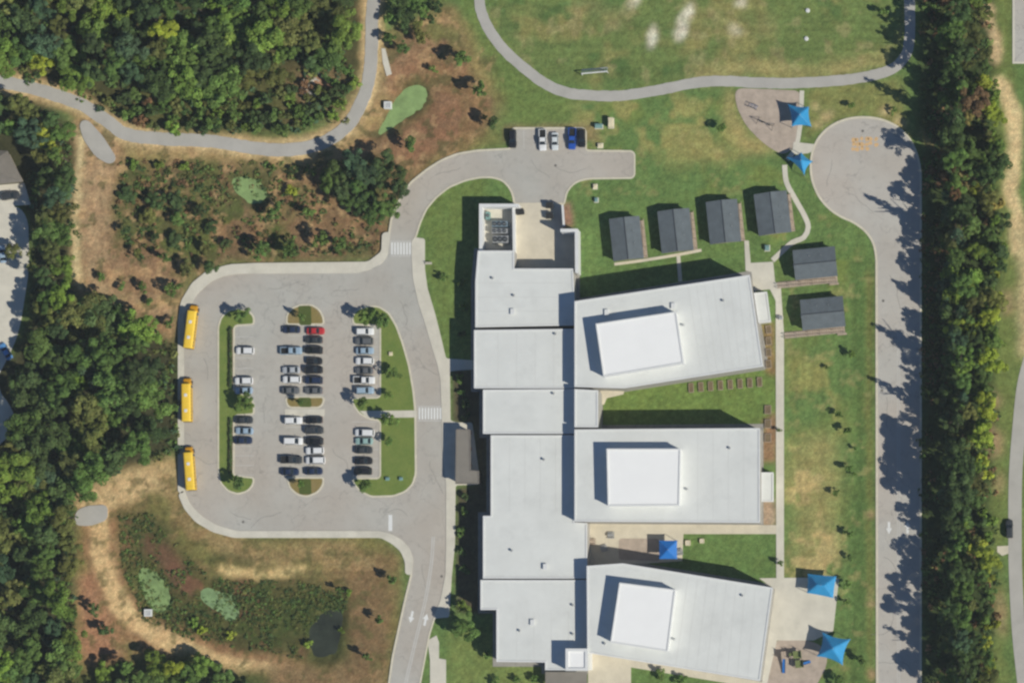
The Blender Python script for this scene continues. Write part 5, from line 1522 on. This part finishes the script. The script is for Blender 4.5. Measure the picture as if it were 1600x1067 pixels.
wood([(200, 145), (300, 150), (400, 160), (450, 130), (540, 120), (545, 100), (556, 140), (520, 185), (430, 205), (260, 203), (215, 190), (160, 155)], 17, (1.2, 2.3), (2.2, 4.5), {'dark green': 3, 'mid green': 3, 'olive': 3, 'bright green': 1.2, 'rust brown': 0.5}, 'in the scrub above the gravel path', ('shrub',), 'x', 9)

# single trees and bushes, each placed by its own crown
def single(lst, kind, colour, r_, h, group):
    for px, py, label, *o_ in lst:
        rr_, hh, cc = (o_ + [None] * 3)[:3]
        o = tree(px, py, rr_ or r_, hh or h, cc or colour, kind, 'bush' if kind == 'shrub' else 'young_tree' if kind == 'small' else 'broadleaf_tree')
        tag(o, label, 'bush' if kind == 'shrub' else 'tree', group)
single([(374, 492, 'island tree at the top of the west island'), (383, 628, 'island tree at the middle of the west island', 2.6, 6), (372, 755, 'island tree at the bottom of the west island'),
        (570, 495, 'island tree at the top of the east island', None, 7), (598, 500, 'island tree at the top of the east island, nearer the lane', 1.8, 5.5), (612, 583, 'lawn tree on the east island, topmost of four on its grass', 1.7, 4.5), (566, 628, 'island tree at the middle cap of the east island', 1.7, 6.5), (610, 657, 'lawn tree on the east island at the crosswalk path', 2.2, 6.5),
        (607, 618, 'small lawn tree on the east island above the crosswalk path', 1.2, 3.6), (607, 690, 'small lawn tree on the east island below the crosswalk path', 1.3, 4), (570, 757, 'island tree at the bottom of the east island', None, 6.5),
        (470, 495, 'sapling on the top centre island', 1.0, 5.5), (468, 628, 'sapling on the middle centre island', 0.9, 4.5), (468, 755, 'sapling on the bottom centre island', 1.0, 5.5)], 'small', 'mid green', 2.0, 6.0, 'trees on the car park islands')
single([(1330, 553, 'sapling on the east lawn just below the last portable'), (1292, 574, 'small sapling on the east lawn near the walk', 0.7, 2), (1310, 647, 'sapling on the east lawn, upper of the pair above the dry patch', 0.9, 3), (1325, 672, 'sapling on the east lawn, lower of the pair above the dry patch', 1.3, 3.8),
        (1326, 732, 'sapling beside the dry patch, topmost'), (1306, 770, 'sapling beside the dry patch, nearest its middle', 0.9, 3), (1327, 834, 'sapling beside the dry patch, lower of two'), (1328, 872, 'sapling just above the plaza canopy', 0.9, 3), (1324, 912, 'sapling right of the rectangular canopy'), (1322, 940, 'sapling right of the pale plaza', 0.9, 3),
        (1345, 1030, 'sapling right of the largest blue canopy', 1.3, 4), (1310, 1066, 'sapling at the bottom edge of the east lawn', 1.6, 4.5), (1334, 740, 'tiny sapling beside the swale', 0.6, 2), (1336, 700, 'tiny sapling in the swale grass', 0.6, 2),
        (1127, 200, 'dark sapling on the dry grass left of the playground', 1.3, 4.2), (1330, 165, 'sapling above the turning circle', 1.0, 2.6), (1397, 172, 'sapling above the turning circle beside the strip wood', 0.9, 2.4), (1381, 18, 'sapling on the playing field near the track bend', 1.3, 4.2), (1219, 880, 'sapling at the walk end by the plaza', 0.8, 3), (1218, 672, 'sapling on the walk by the middle wing', 0.7, 2.5)], 'small', 'mid green', 1.1, 3.6, 'saplings on the east lawns')
single([(722, 92, 'tree on the brown slope below the thicket', 2.1, 7.5), (748, 140, 'tree on the brown slope beside the track path, upper of two', 2.0, 8), (770, 190, 'tree on the brown slope beside the track path, lower of two', 1.7, 7, 'dark green'), (676, 107, 'small bush tree in the middle of the brown slope', 1.0, 2.6), (640, 222, 'tree below the upper algae pond', 2.1, 7), (757, 182, 'thin tree low on the brown slope', 0.8, 3.4),
        (545, 270, 'tree left of the drive bend clump', 1.9, 6), (500, 372, 'tree above the north footway, right of three', 2.1, 7.5), (452, 390, 'tree above the north footway, middle of three', 2.0, 7), (404, 392, 'tree above the north footway, left of three', 2.4, 7.5), (527, 380, 'dark tree above the footway corner', 1.9, 6.5), (425, 330, 'tree in the scrub above the footway', 2.0, 6.5), (480, 330, 'tree in the brown scrub right of the small pond', 1.7, 5),
        (156, 432, 'bush tree on the dirt track', 1.2, 3), (190, 446, 'low tree beside the dirt track, left of three', 1.2, 3), (222, 450, 'low tree beside the dirt track, middle of three', 1.5, 4), (268, 452, 'low tree near the car park corner', 2.0, 5.5), (233, 470, 'low bush tree below the dirt slope', 1.1, 2.6), (262, 505, 'tree at the top bus by the bare slope', 1.3, 4),
        (612, 905, 'tree on the basin bank beside the south road', 1.3, 5.6), (592, 967, 'tree on the basin bank, middle one', 1.2, 5.4), (572, 1025, 'tree on the basin bank, lowest one', 1.1, 5), (528, 920, 'thin tree above the dark pond', 0.9, 4), (165, 985, 'dark tree on the dirt loop', 1.9, 5.5, 'dark green'), (146, 950, 'dark tree at the wood edge by the dirt loop', 1.6, 5, 'dark green')], 'small', 'mid green', 1.6, 4.5, 'scattered trees on the west slopes')
single([(727, 978, 'broad lawn tree at the school corner, right of the south road', 3.6, 8.5), (722, 948, 'smaller lawn tree above the broad one by the south road', 1.7, 5, 'bright green')], 'broad', 'mid green', 3.0, 7, 'lawn trees by the south road')
single([(1496, 712, 'tall dark tree shading the long road, topmost of five'), (1500, 732, 'tall dark tree shading the long road, second of five from the top'), (1494, 752, 'tall dark tree shading the long road, third of five from the top'), (1502, 772, 'tall dark tree shading the long road, fourth of five from the top'), (1496, 792, 'tall dark tree shading the long road, lowest of five')], 'broad', 'dark green', 3.9, 19.5, 'tall trees shading the long road')
single([(20, 392, 'tree on the residential street verge beside the pale blue car', 2.2, 6, 'olive'), (30, 590, 'tree at the street edge below the blue car', 3.0, 10), (36, 690, 'tree at the street end beside the wood', 3.0, 10)], 'broad', 'dark green', 2.5, 8, 'trees along the residential street')
single([(760, 1022, 'small tree at the south hall corner', 1.2, 3.6), (835, 1060, 'bush by the south hall, near the grey canopy', 1.3, 2.6), (807, 1062, 'bush by the south hall, middle one', 1.2, 2.4), (772, 1064, 'bush by the south hall, leftmost', 1.2, 2.4),
        (1030, 1052, 'bush below the angled south wing, left one', 1.6, 3), (1066, 1062, 'bush below the angled south wing, right one', 1.5, 3), (693, 433, 'dark bush on the lawn in the hall shadow', 1.1, 3.2)], 'shrub', 'mid green', 1.2, 2.6, 'bushes round the school')
for k, (px, py) in enumerate(((716, 590), (722, 612), (726, 632), (728, 652), (728, 775), (724, 800), (722, 830), (722, 860), (724, 890), (720, 440), (724, 480), (722, 520))):
    o = tree(px, py, random.uniform(1.0, 1.6), random.uniform(1.5, 2.4), random.choice(['dark green', 'mid green']), 'shrub', 'bush')
    tag(o, f"bush in the shadow along the school's west wall, {ORD[[9, 10, 11, 0, 1, 2, 3, 4, 5, 6, 7, 8].index(k)]}{'' if k == 9 else ' from the top'}", 'bush', 'bushes in the west wall shadow')

single([(206, 255, 'bright bush just below the gravel path, leftmost of three'), (247, 256, 'bright bush just below the gravel path, middle of three'), (287, 258, 'bright bush just below the gravel path, rightmost of three'), (455, 295, 'yellow-green bush right of the small algae pond', 1.7, 2.6, 'yellow-green'), (425, 262, 'small bush above the small algae pond', 1.0, 2, 'mid green'), (455, 265, 'dark bush below the path bend, left one', 1.1, 2.2, 'dark green'), (487, 268, 'dark bush below the path bend, right one', 1.1, 2.2, 'dark green'),
        (545, 925, 'bush on the bank above the dark pond', 1.0, 2.0), (300, 972, 'bright bush at the basin foot, left one', 1.4, 2.4), (315, 985, 'bright bush at the basin foot, middle one', 1.3, 2.2, 'yellow-green'), (358, 992, 'bright bush at the basin foot, right one', 1.3, 2.2, 'yellow-green'), (478, 1005, 'bush on the left bank of the dark pond', 1.2, 2.0), (530, 985, 'bush on the right bank of the dark pond', 0.9, 1.8)], 'shrub', 'bright green', 1.4, 2.4, 'bushes on the west slopes')
# clipped hedges along the west island
for k, (y0, y1) in enumerate(((513, 604), (655, 738))):
    hx, hy = G(361, (y0 + y1) / 2)
    ho_ = empty('hedge', (hx, hy, 0.12)); tag(ho_, ('dark low hedge on the west island, upper of two', 'dark low hedge on the west island, lower of two')[k], 'hedge', 'hedges on the west island')
    r = np.random.default_rng(40 + k)
    half = (y1 - y0) * S / 2
    lob = [((r.normal() * 0.06, -half + half * 2 * j / 23, 0.45), 0.42 + 0.1 * r.random()) for j in range(24)]
    hc_ = link('foliage', leaf_mesh('foliage', *leaf_cloud(lob, 1500, 0.13, r, 0.9), r=r), ho_)
    hc_.color = (*LEAF['dark green'], 1)
    MB().box(-0.75, 0.55, -half, half, -0.05, 0.03).build('mulch_bed', M['soil'], ho_)
# undergrowth: weeds and low scrub nobody could count
def undergrowth(name, polys, n, rad, colours, seed, label, clump=14):
    r = np.random.default_rng(seed)
    Q, SH = [], []
    cl_ = [LEAF[c] for c in colours]
    dens = fbm(46, seed + 500)
    for poly in polys:
        x0, x1 = min(p[0] for p in poly), max(p[0] for p in poly)
        y0, y1 = min(p[1] for p in poly), max(p[1] for p in poly)
        k = 0
        tries = 0
        while k < n and tries < n * 12:
            tries += 1
            px, py = r.uniform(x0, x1), r.uniform(y0, y1)
            if not inside(poly, np.array(px), np.array(py)): continue
            d = dens[int((py - GY0) / GS), int((px - GX0) / GS)]
            if r.random() > (d - 0.28) * 2.6: continue
            k += 1
            R = rad * (0.4 + r.random())
            z = gz(px, py)
            x, y = G(px, py)
            q, sh = leaf_cloud([((0, 0, R * 0.3), R), ((R * 0.5 * r.normal(), R * 0.5 * r.normal(), R * 0.25), R * 0.7)], clump, R * 0.34, r, 0.7)
            q = q + np.array([x, y, z])
            c = np.array(cl_[r.integers(len(cl_))]) * (0.7 + 0.35 * r.random())
            Q.append(q); SH.append(sh[:, None] * c[None, :])
    o = link(name, leaf_mesh(name, np.vstack(Q), np.vstack(SH)))
    o.color = (1, 1, 1, 1)
    tag(o, label, 'undergrowth', kind='stuff')
undergrowth('undergrowth', [[(185, 250), (500, 255), (600, 290), (590, 395), (360, 405), (330, 425), (200, 405), (175, 330)]], 900, 0.62, ['olive', 'dark green', 'dark green', 'rust brown', 'mid green'], 1, 'low weeds and scrub on the brown ground above the car park')
undergrowth('undergrowth', [[(185, 805), (235, 800), (275, 850), (330, 905), (470, 908), (545, 930), (545, 950), (480, 975), (470, 1030), (300, 1000), (225, 970), (190, 890)]], 1900, 0.45, ['olive', 'dark green', 'dark green', 'mid green', 'olive'], 2, 'low wet weeds in the south-west basin')
undergrowth('undergrowth', [[(1440, -40), (1480, -40), (1480, 1100), (1440, 1100)], [(1480, -40), (1550, -40), (1560, 1100), (1480, 1100)]], 500, 0.9, ['dark green', 'mid green', 'olive', 'rust brown'], 3, 'low brush under the strip wood beside the long road')
undergrowth('undergrowth', [[(0, 0), (560, 0), (545, 190), (450, 205), (250, 205), (200, 190), (90, 140), (0, 115)], [(50, 170), (118, 200), (116, 470), (200, 490), (275, 545), (282, 705), (120, 760), (115, 1060), (0, 1060), (0, 720), (40, 640), (45, 500)]], 700, 1.0, ['dark green', 'mid green', 'olive', 'blue-green'], 4, 'low brush under the western woods')

# ------------------------------------------------------------------ thin summer haze between the ground and the aircraft
hm = bpy.data.materials.new('haze')
hm.use_nodes = True
hm.node_tree.nodes.clear()
hv = hm.node_tree.nodes.new('ShaderNodeVolumePrincipled')
hv.inputs['Color'].default_value = (0.86, 0.93, 0.95, 1)
hv.inputs['Density'].default_value = 0.000058
ho = hm.node_tree.nodes.new('ShaderNodeOutputMaterial')
hm.node_tree.links.new(hv.outputs[0], ho.inputs['Volume'])
tag(MB().box(-B - 20, B + 20, -B - 20, B + 20, -4.0, H + 20).build('haze', hm), kind='stuff')
